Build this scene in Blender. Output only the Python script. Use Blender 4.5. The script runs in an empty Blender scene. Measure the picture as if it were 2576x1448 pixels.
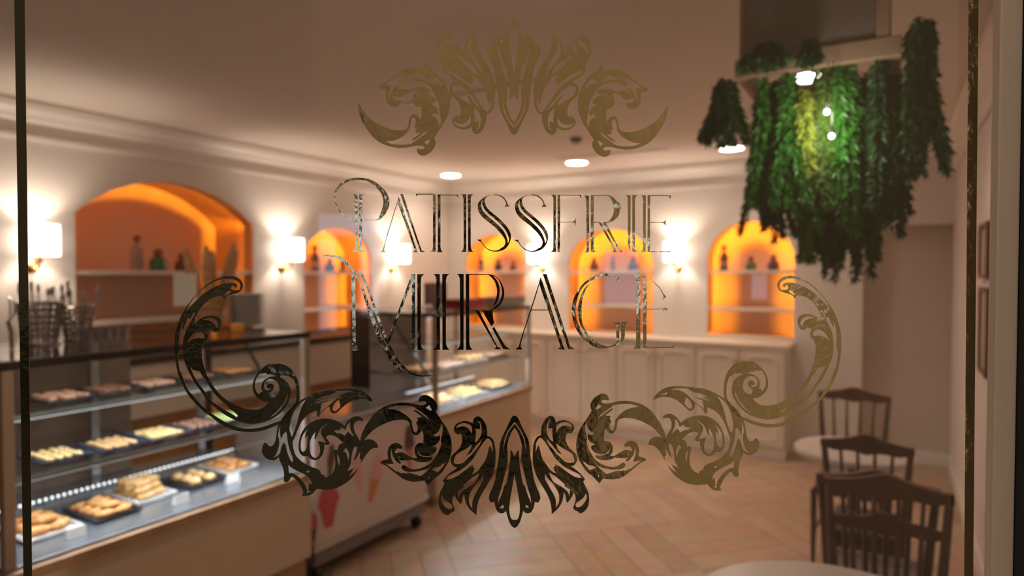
import bpy, bmesh, math, random
from mathutils import Vector, Matrix
random.seed(7)
SC = bpy.context.scene
COL = SC.collection
PI = math.pi

# ------------------------------------------------------------------ camera
# room axes: x = along back wall (0 at left wall), y = depth (0 at back wall, negative towards the street), z up
F_PX, HORIZON = 1640.0, 686.0
CAM = Vector((4.389, -6.063, 1.55))
YAW = math.radians(30.4)
PITCH = math.atan((724.0 - HORIZON) / F_PX)
FW = Vector((-math.sin(YAW), math.cos(YAW), 0)); RT = Vector((math.cos(YAW), math.sin(YAW), 0)); UP = Vector((0, 0, 1))
FWP = FW * math.cos(PITCH) - UP * math.sin(PITCH)
UPP = UP * math.cos(PITCH) + FW * math.sin(PITCH)
cd = bpy.data.cameras.new('camera'); cam = bpy.data.objects.new('camera', cd); COL.objects.link(cam)
cd.sensor_width = 36.0; cd.lens = 36.0 * F_PX / 2576.0
cam.location = CAM
cam.rotation_euler = (PI / 2 - PITCH, 0, YAW)
cd.clip_start = 0.02; cd.clip_end = 60
cd.dof.use_dof = True; cd.dof.focus_distance = 0.6; cd.dof.aperture_fstop = 4.2; cd.dof.aperture_blades = 0
SC.camera = cam

# ------------------------------------------------------------------ world + colour management
w = bpy.data.worlds.new('night_sky'); SC.world = w; w.use_nodes = True
w.node_tree.nodes['Background'].inputs[0].default_value = (0.10, 0.085, 0.06, 1)
w.node_tree.nodes['Background'].inputs[1].default_value = 0.35
SC.view_settings.view_transform = 'Standard'; SC.view_settings.look = 'None'
SC.view_settings.exposure = 0.14; SC.view_settings.gamma = 1.0; SC.view_settings.use_curve_mapping = False
SC.cycles.use_denoising = True
SC.cycles.max_bounces = 8; SC.cycles.diffuse_bounces = 4; SC.cycles.glossy_bounces = 3
SC.cycles.transmission_bounces = 4; SC.cycles.transparent_max_bounces = 32
SC.cycles.sample_clamp_indirect = 4.0; SC.cycles.caustics_reflective = False; SC.cycles.caustics_refractive = False
SC.cycles.use_adaptive_sampling = True; SC.cycles.adaptive_threshold = 0.02

def light(name, kind, loc, energy, color, size=0.1, rot=(0, 0, 0), sizey=None, spot=None, blend=0.6):
    l = bpy.data.lights.new(name, kind); l.energy = energy; l.color = color
    if kind == 'AREA':
        l.size = size
        if sizey: l.shape = 'RECTANGLE'; l.size_y = sizey
        else: l.shape = 'DISK'
    elif kind == 'SPOT':
        l.shadow_soft_size = size; l.spot_size = spot or 2.4; l.spot_blend = blend
    else: l.shadow_soft_size = size
    o = bpy.data.objects.new(name, l); o.location = loc; o.rotation_euler = rot; COL.objects.link(o)
    return o

WARM = (1.0, 0.70, 0.46); AMBER = (1.0, 0.345, 0.012); COOL = (0.86, 0.93, 1.0)
E_DOWN, E_SCONCE, E_CASE = 27.0, 10.0, 2.8
# glass plane
GP = CAM + FW * 0.6
GD = (RT + FW * 0.0372).normalized(); GYAW = math.atan2(GD.y, GD.x)
GN = Vector((-GD.y, GD.x, 0))
# unseen lights added behind the camera to brighten the facade and paving
def ext(r, f, z): return CAM + RT * r + FW * f + Vector((0, 0, z - CAM.z))
light('added_street_light', 'POINT', ext(7.2, -5.0, 4.4), 900, (1.0, 0.82, 0.60), 0.15)
light('added_street_light', 'POINT', ext(-1.5, -5.4, 6.2), 400, (1.0, 0.82, 0.58), 0.15)
# ------------------------------------------------------------------ pixel helpers
def ray(px, py): return FWP + RT * ((px - 1288) / F_PX) + UPP * ((724 - py) / F_PX)
def on_x(px, py, x0): d = ray(px, py); return CAM + d * ((x0 - CAM.x) / d.x)
def on_y(px, py, y0): d = ray(px, py); return CAM + d * ((y0 - CAM.y) / d.y)
def on_z(px, py, z0): d = ray(px, py); return CAM + d * ((z0 - CAM.z) / d.z)
def on_g(px, py):
    d = ray(px, py); t = (GP - CAM).dot(GN) / d.dot(GN); p = CAM + d * t
    return ((p - GP).dot(GD), p.z)
def refl(px, py, D):   # where the mirror ray off the glass meets the plane D behind the camera
    d = ray(px, py); t = (GP - CAM).dot(GN) / d.dot(GN); p = CAM + d * t
    d2 = d - GN * (2 * d.dot(GN)); k = (-D - (p - CAM).dot(FW)) / d2.dot(FW); q = p + d2 * k
    return ((q - CAM).dot(RT), q.z)

# ------------------------------------------------------------------ materials
MATS = {}
def mat(name, col=(.8, .8, .8), rough=.5, metal=0., emit=None, es=0., noise=None, nscale=20., bump=0., bscale=60., trans=0., sss=0., spec=.5, coat=0.):
    if name in MATS: return MATS[name]
    m = bpy.data.materials.new(name); m.use_nodes = True; nt = m.node_tree; b = nt.nodes['Principled BSDF']
    b.inputs['Base Color'].default_value = (*col, 1); b.inputs['Roughness'].default_value = rough
    b.inputs['Metallic'].default_value = metal; b.inputs['Specular IOR Level'].default_value = spec
    b.inputs['Coat Weight'].default_value = coat
    if trans: b.inputs['Transmission Weight'].default_value = trans
    if emit: b.inputs['Emission Color'].default_value = (*emit, 1); b.inputs['Emission Strength'].default_value = es
    if noise or bump:
        tc = nt.nodes.new('ShaderNodeTexCoord')
    if noise:
        n = nt.nodes.new('ShaderNodeTexNoise'); n.inputs['Scale'].default_value = nscale; n.inputs['Detail'].default_value = 5
        nt.links.new(tc.outputs['Object'], n.inputs['Vector'])
        r = nt.nodes.new('ShaderNodeValToRGB'); r.color_ramp.elements[0].color = (*col, 1); r.color_ramp.elements[1].color = (*noise, 1)
        r.color_ramp.elements[0].position = .38; r.color_ramp.elements[1].position = .62
        nt.links.new(n.outputs['Fac'], r.inputs['Fac']); nt.links.new(r.outputs['Color'], b.inputs['Base Color'])
    if bump:
        n2 = nt.nodes.new('ShaderNodeTexNoise'); n2.inputs['Scale'].default_value = bscale; n2.inputs['Detail'].default_value = 4
        nt.links.new(tc.outputs['Object'], n2.inputs['Vector'])
        bp = nt.nodes.new('ShaderNodeBump'); bp.inputs['Strength'].default_value = bump; bp.inputs['Distance'].default_value = .01
        nt.links.new(n2.outputs['Fac'], bp.inputs['Height']); nt.links.new(bp.outputs['Normal'], b.inputs['Normal'])
    MATS[name] = m
    return m

def glass_mat(name, refl_=1.0, tint=(1, 1, 1), fres=True):
    if name in MATS: return MATS[name]
    m = bpy.data.materials.new(name); m.use_nodes = True; nt = m.node_tree; nt.nodes.clear()
    out = nt.nodes.new('ShaderNodeOutputMaterial'); mx = nt.nodes.new('ShaderNodeMixShader')
    tr = nt.nodes.new('ShaderNodeBsdfTransparent'); tr.inputs[0].default_value = (*tint, 1)
    gl = nt.nodes.new('ShaderNodeBsdfGlossy'); gl.inputs['Roughness'].default_value = 0.0
    fr = nt.nodes.new('ShaderNodeFresnel'); fr.inputs[0].default_value = 1.45
    ge = nt.nodes.new('ShaderNodeNewGeometry'); m1 = nt.nodes.new('ShaderNodeMath'); m1.operation = 'SUBTRACT'; m1.inputs[0].default_value = 1.0; nt.links.new(ge.outputs['Backfacing'], m1.inputs[1])
    m2 = nt.nodes.new('ShaderNodeMath'); m2.operation = 'MULTIPLY'; m2.use_clamp = True; m3 = nt.nodes.new('ShaderNodeMath'); m3.operation = 'MULTIPLY'; m3.inputs[1].default_value = refl_; nt.links.new(fr.outputs[0], m3.inputs[0]); nt.links.new(m1.outputs[0], m2.inputs[0]); nt.links.new(m3.outputs[0], m2.inputs[1])
    nt.links.new(m2.outputs[0], mx.inputs[0]); nt.links.new(tr.outputs[0], mx.inputs[1]); nt.links.new(gl.outputs[0], mx.inputs[2])
    nt.links.new(mx.outputs[0], out.inputs[0]); MATS[name] = m
    return m

plaster = mat('pink_beige_plaster', (.79, .725, .68), .75, bump=.05, bscale=40)
ceil_m = mat('ceiling_plaster', (.75, .67, .605), .8)
trim_m = mat('trim_paint', (.83, .765, .71), .5)
cream = mat('cream_lacquer', (.86, .75, .63), .4)
case_m = mat('case_panel', (.56, .42, .30), .45)
rail_m = mat('oak_rail', (.42, .25, .13), .4, noise=(.34, .19, .10), nscale=12)
darkm = mat('dark_bronze', (.045, .035, .03), .35, .6)
steel = mat('brushed_steel', (.55, .55, .56), .28, 1.0)
brass = mat('polished_brass', (.85, .55, .20), .22, 1.0)
pane = glass_mat('clear_glass', 1.8); cpane = glass_mat('case_glass', tint=(.97, .985, .98))
orange_p = mat('niche_paint', (.90, .56, .26), .7)
back_p = mat('niche_back_paint', (.72, .58, .50), .7)
shelf_m = mat('shelf_white', (.82, .74, .66), .5)
led_o = mat('amber_led', (1, .5, .1), .5, emit=AMBER, es=215)
led_w = mat('white_led', (1, 1, 1), .5, emit=(.9, .95, 1), es=3)
lamp_e = mat('lamp_face', (1, 1, 1), .5, emit=(1, .93, .85), es=14)
shade_m = mat('lamp_shade_linen', (.9, .85, .8), .8, emit=(1, .86, .72), es=3.4)

# ------------------------------------------------------------------ mesh builder
class MB:
    def __init__(s): s.bm = bmesh.new()
    def box(s, x0, x1, y0, y1, z0, z1, bev=0.0):
        b = bmesh.new(); r = bmesh.ops.create_cube(b, size=1)
        bmesh.ops.scale(b, vec=(x1 - x0, y1 - y0, z1 - z0), verts=b.verts); bmesh.ops.translate(b, vec=((x0 + x1) / 2, (y0 + y1) / 2, (z0 + z1) / 2), verts=b.verts)
        if bev: bmesh.ops.bevel(b, geom=b.edges[:], offset=bev, segments=2, affect='EDGES', profile=.5)
        s.add(b); return s
    def add(s, b, M=None):
        if M is not None: bmesh.ops.transform(b, matrix=M, verts=b.verts)
        me = bpy.data.meshes.new('t'); b.to_mesh(me); b.free(); s.bm.from_mesh(me); bpy.data.meshes.remove(me); return s
    def lathe(s, prof, c=(0, 0, 0), seg=20, cap=True, M=None):
        b = bmesh.new(); rings = []
        for (r, z) in prof:
            rings.append([b.verts.new((r * math.cos(2 * PI * k / seg), r * math.sin(2 * PI * k / seg), z)) for k in range(seg)])
        for i in range(len(rings) - 1):
            for k in range(seg):
                b.faces.new((rings[i][k], rings[i][(k + 1) % seg], rings[i + 1][(k + 1) % seg], rings[i + 1][k]))
        if cap:
            b.faces.new(rings[0][::-1]); b.faces.new(rings[-1])
        T = Matrix.Translation(Vector(c))
        s.add(b, T @ M if M is not None else T); return s
    def cyl(s, r, z0, z1, c=(0, 0, 0), seg=20, M=None): return s.lathe([(r, z0), (r, z1)], c, seg, True, M)
    def ball(s, r, c, sc=(1, 1, 1), seg=16, jit=0, M=None):
        b = bmesh.new(); bmesh.ops.create_uvsphere(b, u_segments=seg, v_segments=max(6, seg // 2 + 2), radius=r)
        for v in b.verts:
            if jit: v.co *= 1 + random.uniform(-jit, jit)
            v.co = Vector((v.co.x * sc[0], v.co.y * sc[1], v.co.z * sc[2]))
        T = Matrix.Translation(Vector(c)); s.add(b, T @ M if M is not None else T); return s
    def tube(s, pts, r, seg=8, closed=False, cap=True):
        pts = [Vector(p) for p in pts]; n = len(pts); rs = r if isinstance(r, (list, tuple)) else [r] * n
        b = bmesh.new(); rings = []; pn = None
        for i in range(n):
            if closed: t = pts[(i + 1) % n] - pts[i - 1]
            else: t = pts[min(i + 1, n - 1)] - pts[max(i - 1, 0)]
            t.normalize()
            if pn is None:
                a = Vector((0, 0, 1)) if abs(t.z) < .9 else Vector((1, 0, 0)); nn = t.cross(a).normalized()
            else:
                nn = (pn - t * pn.dot(t)).normalized()
            pn = nn; bn = t.cross(nn)
            rings.append([b.verts.new(pts[i] + (nn * math.cos(2 * PI * k / seg) + bn * math.sin(2 * PI * k / seg)) * rs[i]) for k in range(seg)])
        m = n if closed else n - 1
        for i in range(m):
            A, B = rings[i], rings[(i + 1) % n]
            for k in range(seg): b.faces.new((A[k], A[(k + 1) % seg], B[(k + 1) % seg], B[k]))
        if cap and not closed: b.faces.new(rings[0][::-1]); b.faces.new(rings[-1])
        s.add(b); return s
    def poly(s, P):
        vs = [s.bm.verts.new(Vector(p)) for p in P]; s.bm.faces.new(vs); return s
    def prism(s, prof, axis, a0, a1):
        """extrude a closed 2d profile along an axis; prof in the two other axes' order"""
        def P(p, a): return {'x': (a, p[0], p[1]), 'y': (p[0], a, p[1]), 'z': (p[0], p[1], a)}[axis]
        A = [s.bm.verts.new(P(p, a0)) for p in prof]; B = [s.bm.verts.new(P(p, a1)) for p in prof]
        n = len(prof)
        for i in range(n): s.bm.faces.new((A[i], A[(i + 1) % n], B[(i + 1) % n], B[i]))
        s.bm.faces.new(A[::-1]); s.bm.faces.new(B); return s
    def build(s, name, m, parent=None, smooth=False, loc=None, rz=None):
        bmesh.ops.recalc_face_normals(s.bm, faces=s.bm.faces)
        me = bpy.data.meshes.new(name); s.bm.to_mesh(me); s.bm.free()
        if smooth:
            for p in me.polygons: p.use_smooth = True
        me.materials.append(m); o = bpy.data.objects.new(name, me); COL.objects.link(o)
        if smooth and hasattr(me, 'set_sharp_from_angle'): me.set_sharp_from_angle(angle=.7)
        if loc is not None: o.location = loc
        if rz is not None: o.rotation_euler = (0, 0, rz)
        if parent: o.parent = parent
        return o

def tag(o, label=None, cat=None, group=None, kind=None):
    if label: o['label'] = label
    if cat: o['category'] = cat
    if group: o['group'] = group
    if kind: o['kind'] = kind
    return o
def thing(name, label, cat, loc=(0, 0, 0), rz=0, group=None):
    o = bpy.data.objects.new(name, None); o.empty_display_size = .05; COL.objects.link(o); o.location = loc; o.rotation_euler = (0, 0, rz)
    return tag(o, label, cat, group)
def struct(o): o['kind'] = 'structure'; return o
def copy_tree(o, loc=None, rz=None, label=None, group=None, parent=None):
    c = o.copy(); COL.objects.link(c); c.parent = parent
    if loc is not None: c.location = loc
    if rz is not None: c.rotation_euler = (0, 0, rz)
    if label: c['label'] = label
    if group: c['group'] = group
    for ch in list(o.children): copy_tree(ch, parent=c)
    return c

# ------------------------------------------------------------------ 2d fills
def fill2d(loops, extrude=0.0):
    cu = bpy.data.curves.new('t', 'CURVE'); cu.dimensions = '2D'; cu.fill_mode = 'BOTH'; cu.extrude = extrude
    for L in loops:
        sp = cu.splines.new('POLY'); sp.points.add(len(L) - 1); sp.use_cyclic_u = True
        for p, (x, y) in zip(sp.points, L): p.co = (x, y, 0, 1)
    o = bpy.data.objects.new('t', cu); COL.objects.link(o)
    dg = bpy.context.evaluated_depsgraph_get(); me = bpy.data.meshes.new_from_object(o.evaluated_get(dg))
    bpy.data.objects.remove(o); bpy.data.curves.remove(cu)
    b = bmesh.new(); b.from_mesh(me); bpy.data.meshes.remove(me); return b

def parse(s, tr):
    """'x,y x,y* ...' ; '*' marks a corner; '@k' switches transform"""
    pts = []; T = tr[0] if isinstance(tr, list) else tr
    for tok in s.split():
        if tok[0] == '@': T = tr[int(tok[1:])]; continue
        c = tok.endswith('*'); a = tok.rstrip('*').split(',')
        x, y = float(a[0]), float(a[1])
        pts.append((T[0] + x / T[2], T[1] + y / T[2], c, (float(a[2]) / T[2]) if len(a) > 2 else 0))
    return pts
def smooth(P, closed=True, sub=5):
    n = len(P); out = []
    for i in range(n if closed else n - 1):
        p1, p2 = P[i], P[(i + 1) % n]
        if closed: p0, p3 = P[i - 1], P[(i + 2) % n]
        else: p0, p3 = P[max(i - 1, 0)], P[min(i + 2, n - 1)]
        if p1[2]: p0 = p1
        if p2[2]: p3 = p2
        k = 1 if (p1[2] and p2[2]) else sub
        for j in range(k):
            t = j / k; r = []
            for c in (0, 1, 3):
                a, b, d, e = p0[c], p1[c], p2[c], p3[c]
                r.append(.5 * (2 * b + (d - a) * t + (2 * a - 5 * b + 4 * d - e) * t * t + (3 * b - a - 3 * d + e) * t ** 3))
            out.append((r[0], r[1], r[2]))
    if not closed: out.append((P[-1][0], P[-1][1], P[-1][3]))
    return out
def ribbon(s, tr):
    P = smooth(parse(s, tr), False, 6); L = []; R_ = []
    for i, p in enumerate(P):
        a = P[max(i - 1, 0)]; b = P[min(i + 1, len(P) - 1)]; dx, dy = b[0] - a[0], b[1] - a[1]; l = math.hypot(dx, dy) or 1
        h = max(p[2], .6) / 2; L.append((p[0] - dy / l * h, p[1] + dx / l * h)); R_.append((p[0] + dy / l * h, p[1] - dx / l * h))
    return L + R_[::-1]
def shape(s, tr): return [(p[0], p[1]) for p in smooth(parse(s, tr))]

gold = mat('gold_leaf', (.54, .46, .29), .10, 1.0, bump=.03, bscale=260)
def add_second_bump(m):
    nt = m.node_tree; b = nt.nodes['Principled BSDF']; bp = [n for n in nt.nodes if n.type == 'BUMP'][0]
    tc = [n for n in nt.nodes if n.type == 'TEX_COORD'][0]; n = nt.nodes.new('ShaderNodeTexNoise'); n.inputs['Scale'].default_value = 45; n.inputs['Detail'].default_value = 2
    b2 = nt.nodes.new('ShaderNodeBump'); b2.inputs['Strength'].default_value = .05; b2.inputs['Distance'].default_value = .02
    nt.links.new(tc.outputs['Object'], n.inputs['Vector']); nt.links.new(n.outputs['Fac'], b2.inputs['Height']); nt.links.new(bp.outputs['Normal'], b2.inputs['Normal']); nt.links.new(b2.outputs['Normal'], b.inputs['Normal'])
add_second_bump(gold)
S_C = on_g(1293.5, 700)[0]
def decal(name, groups, root, mirror=False, m=None):
    """groups: list of [outer, hole, hole...] loops in photo pixels -> thin foil on the outer face of the glass"""
    mb = MB(); o0 = root['origin']
    for g in groups:
        L = []
        for lp in g:
            q = [on_g(*p) for p in lp]
            L.append([(a - o0[0], b - o0[1]) for a, b in q])
        b = fill2d(L, .00012)
        for v in b.verts:
            x = v.co.x
            if mirror: x = 2 * (S_C - o0[0]) - x
            v.co = Vector((x, -.0004 - v.co.z, v.co.y))
        mb.add(b)
    return mb.build(name, m or gold, root)
def decal_root(name, label, cat, px, py):
    s, z = on_g(px, py); p = GP + GD * s; r = thing(name, label, cat, (p.x, p.y, z), GYAW); r['origin'] = (s, z); return r
# ------------------------------------------------------------------ gold ornament motifs, traced as outlines with openings
TA = (890, 150, 5.792); TB = (1090, 70, 5.17); TC = (1220, 40, 4.673); TD = (650, 960, 4.826)
TE = [(430, 680, 5.79), (430, 880, 6.583)]
A_SH = ["80,640* 105,690 150,760 230,850 320,920 430,975 560,1020 680,1032 760,1010 790,970 800,910 815,850 845,810 880,800 920,815 950,850 965,880* 985,830 990,760 985,688* 950,688 910,680 880,650 860,600 865,530 885,490 905,465* 840,465 790,490 740,520 690,545 640,550 590,535 572,545 590,590 620,605 660,600 688,600* 680,640 640,675 590,687 540,675 500,645 478,600 465,540 470,490 472,450* 430,438 390,425 362,405* 368,385 410,365 460,340* 530,280 600,225 680,165 760,130 850,113 940,120 1005,133* 1025,95 1060,60* 1100,105 1160,165 1220,215 1270,260* 1310,330 1350,400 1380,480 1400,580 1400,680 1385,770 1350,860 1300,950 1240,1040 1170,1150* 1190,1200 1185,1260 1150,1320 1090,1370 1030,1397 980,1395 940,1370 920,1330 920,1295* 960,1302 1005,1305 1028,1285 1015,1262 960,1250 880,1260 800,1278 700,1287 600,1280 490,1255 380,1205 280,1125 200,1020 130,910 85,800 65,700 68,655",
 "440,385* 520,320 600,260* 615,270* 650,245 680,235* 690,247* 750,232* 765,245* 850,225 900,210 950,195* 1000,235 1060,290 1110,345* 1050,305 950,275 850,260 760,262 700,285 672,315 680,350 710,360 740,340 790,310 870,300 950,315 1040,355 1095,390* 1130,430 1170,490 1210,560 1240,640 1250,700* 1240,720* 1255,790 1270,870 1265,940 1255,985* 1240,930 1215,870 1180,835 1135,808* 1160,785 1190,785 1220,805* 1232,775 1225,730 1195,685 1150,655 1105,635* 1140,633 1170,625* 1183,600 1165,560 1120,520 1080,500 1040,490 990,495 940,520 905,580* 915,530 945,500 985,483* 1050,475 1115,482* 1115,450 1080,425 1020,402 960,400 890,412 830,438 805,440* 790,428* 770,432* 740,425* 730,432* 700,425* 655,430* 630,460 628,490 640,490* 635,455* 645,420 665,400* 650,380 610,400 570,450 540,510 528,570 525,600* 515,540 520,470 540,415 555,385* 540,372 500,378",
 "1062,140* 1080,165 1078,195* 1065,180", "1110,290* 1150,275 1200,255* 1240,300 1290,360 1320,420 1325,432* 1300,390* 1290,378* 1275,385* 1240,350 1200,330 1160,325 1130,310",
 "470,1190* 560,1182 660,1150 760,1080 825,1000* 825,960 835,900 850,860 875,845 900,870 905,920 895,960 880,985* 900,1000* 910,1040* 885,1060* 920,1065* 970,1075* 930,1105 850,1165* 860,1178 900,1160 960,1120 1030,1065 1075,1035* 1040,1080 960,1140 880,1195 840,1225* 780,1235 700,1240 600,1235 530,1220",
 "1020,1210* 1090,1160* 1105,1175 1115,1180* 1090,1215 1070,1250* 1050,1225"]
B_SH = ["170,60* 200,90* 235,105 262,135* 245,180 228,240 230,300 255,345* 275,290 310,240 340,208* 355,250 365,310 385,355* 392,290 410,220 450,150 500,100 548,62* 550,130 560,200 585,280 630,370 690,470 740,560 775,650 795,740 800,830 798,920 790,1000 765,1070 730,1110 690,1120* 688,1180 675,1260 640,1330 600,1370 560,1385 520,1365 500,1320 495,1290* 450,1312 390,1322 330,1310 280,1280 250,1235 250,1190 275,1155 310,1142 330,1155* 350,1130 358,1080 350,1020 320,960 270,910 225,865 205,815 212,760 245,715 290,700* 240,665 190,625 150,585 120,550 98,520* 125,490* 95,430 65,370 48,300 45,220 60,150 100,95 140,68",
 "92,330* 75,290 85,240 120,190 160,155 195,142 222,160 225,190 200,215 160,240 120,275 100,305",
 "300,290* 315,320 340,365 390,410 450,450 520,495 555,550 585,625* 540,595 490,565 430,510 370,455* 375,435* 330,405 300,385* 305,340",
 "492,150* 490,220 505,290 545,370 590,450 635,530* 640,610* 600,545 540,480 485,400 450,320 448,240 465,190",
 "148,538* 200,545 260,570 320,610 380,655 440,700 500,735* 500,700* 525,690* 510,650 485,605* 560,650 620,730 665,800 690,870 705,940 722,995* 740,960 760,900* 760,960 750,1030 720,1080 690,1088 650,1050 600,975 550,895 500,815 450,760 390,705 310,655 230,615 170,580",
 "245,790* 245,775 260,752 310,745 370,765 420,810 470,860 530,930 590,1010 622,1080* 590,1040 540,990 490,920 450,880 410,860* 440,900 470,950 485,1010* 450,980 400,945 330,905 270,860",
 "285,1220* 310,1240 360,1250 410,1240 450,1210 485,1150* 488,1200 480,1250 440,1280 380,1295 320,1280 285,1250",
 "525,1035* 560,1060 600,1120 615,1180 610,1260 590,1310 555,1320* 590,1290* 595,1215* 535,1215* 540,1180 535,1100"]
def symC(s):
    a = s.split(); r = []
    for t in reversed(a):
        c = '*' if t.endswith('*') else ''; x, y = t.rstrip('*').split(',')
        if abs(float(x) - 341) < .5: continue
        r.append('%g,%s%s' % (682 - float(x), y, c))
    return s + ' ' + ' '.join(r)
C_L = "140,340* 160,390 190,460 210,530 225,570* 235,560* 250,620 265,700 280,800 290,900 290,960 300,985* 320,950 341,905*"
C_R = "140,340* 150,420 180,520 210,640 235,740 255,840 258,940 250,1040* 270,1110 285,1150* 300,1190 341,1250*"
def void_C():
    a = C_R.split(); b = symC(C_R).split()[len(a):]           # down the left edge, up the mirrored right edge
    c = symC(C_L).split(); inner_r = c[len(C_L.split()):][::-1]  # mirrored inner edge going down
    return ' '.join(a + b + inner_r[1:] + C_L.split()[::-1][:-1])
C_SH = [symC("341,45* 310,65 280,110 262,160 245,220 235,255* 215,230 180,220 140,240 112,290 100,340 98,360* 60,352 38,380 32,420 50,480 80,550 105,620 120,700 135,800 150,900 158,1000 175,1100 210,1180 260,1280 295,1360 320,1390 341,1397"),
 symC("341,148* 320,142 300,160 285,200 278,280 285,370 300,460 320,570 335,650 341,700*"), void_C(),
 symC("341,1300* 310,1260 270,1200 235,1120 215,1030 205,960* 210,1050 225,1130 260,1210 300,1270 341,1322*"),
 "160,285* 205,280* 215,310* 195,325*", "470,320* 480,290* 515,290* 495,315*"]
D_SH = ["1398,243* 1370,190 1300,130 1220,90 1120,75 1000,82 880,95 760,112 660,145 570,190 500,235* 440,270 390,330 330,400 275,475* 245,520 225,600 215,680 195,745 165,775 130,775 105,750 88,733* 60,760 45,810 48,860 80,910 130,940 185,950 225,935 245,905* 265,960 300,1040 315,1120 310,1180 320,1210 345,1215 375,1195 400,1150* 430,1160 480,1210 530,1290 545,1340 530,1380* 590,1380 650,1360 700,1310 715,1295* 780,1303 860,1303 950,1285 1040,1240 1120,1180 1190,1090 1250,980 1310,880 1380,810 1452,798* 1445,755 1410,715 1360,695 1300,700* 1245,735* 1225,690 1190,630 1165,580 1160,530 1175,490 1210,465 1265,478* 1270,450 1235,425 1190,415 1140,430 1090,470 1045,530* 980,485 900,455 820,442 730,450 650,485 570,550 520,630 495,720 490,810 510,870 550,900 605,900* 640,935 690,947 740,930 780,880 800,810 800,760* 850,762 868,735* 845,700 820,670* 860,645 910,650 970,680 1030,740* 990,755 970,790 965,825* 940,818 915,830 912,860 930,920 935,1000 920,1070 880,1130 820,1162* 800,1130 760,1118* 755,1085 720,1055 650,1030 570,990 500,940 450,880 425,800 415,725* 440,680 470,600 500,530 550,450 620,385 710,345* 712,400 735,428* 760,380 820,320 870,300* 875,350 910,382 950,375 1010,320 1090,255 1180,215 1280,205 1340,225",
 "585,207* 530,300 495,400 470,500 440,590 410,665* 390,620 380,560 395,470 430,370 480,290 540,235",
 "945,108* 1050,105 1130,110 1220,150 1300,180* 1230,178* 1200,140 1130,120 1060,130 990,165 920,230 860,285 800,325 750,370* 760,310 770,255* 850,230* 845,222 780,235 690,265* 685,258* 780,212* 700,218* 790,175* 880,155* 940,125*",
 "980,215* 990,260 998,290* 970,330 930,357 905,335 910,290 940,245",
 "270,520* 265,600 275,695* 300,640* 335,600* 350,640 355,700 370,780 395,860 415,910 425,965* 400,960 370,900 345,830 335,770 310,730* 290,770 275,810 270,850* 240,890 180,920* 220,870 245,800 255,740 250,680* 240,640 255,570",
 "365,1005* 420,1050 500,1090 580,1130 630,1180 650,1250* 620,1215* 605,1320* 640,1325* 590,1350* 590,1300 560,1230 500,1160 430,1110 380,1105* 370,1080",
 "612,565* 580,620 565,690* 590,660 605,640* 600,720 590,790 570,830 540,845 520,820 515,750 530,670 565,610",
 "850,503* 810,520 760,560 735,600 700,690* 685,690* 695,600* 660,650 625,730 625,800 635,870 670,915 710,915 745,870 750,810 740,760 725,720* 770,725 820,740* 790,680 765,630 770,580 800,540",
 "1120,480* 1080,520 1060,580* 1000,550* 1000,580* 920,590* 950,620* 1000,625* 1050,650* 1090,600* 1140,650* 1160,655* 1130,600 1115,540",
 "1060,800* 1090,830 1105,890 1095,955* 1080,900 1060,850 1030,850*", "955,870* 985,930 985,1020* 965,960",
 "1190,785* 1200,800 1190,850 1160,950* 1180,940 1240,840* 1230,920 1250,940* 1235,1010 1180,1080 1100,1145* 1165,1045* 1080,1080* 1120,1000 1130,920 1145,840 1165,795",
 "580,1090* 605,1068* 625,1090* 600,1100*"]
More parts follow.
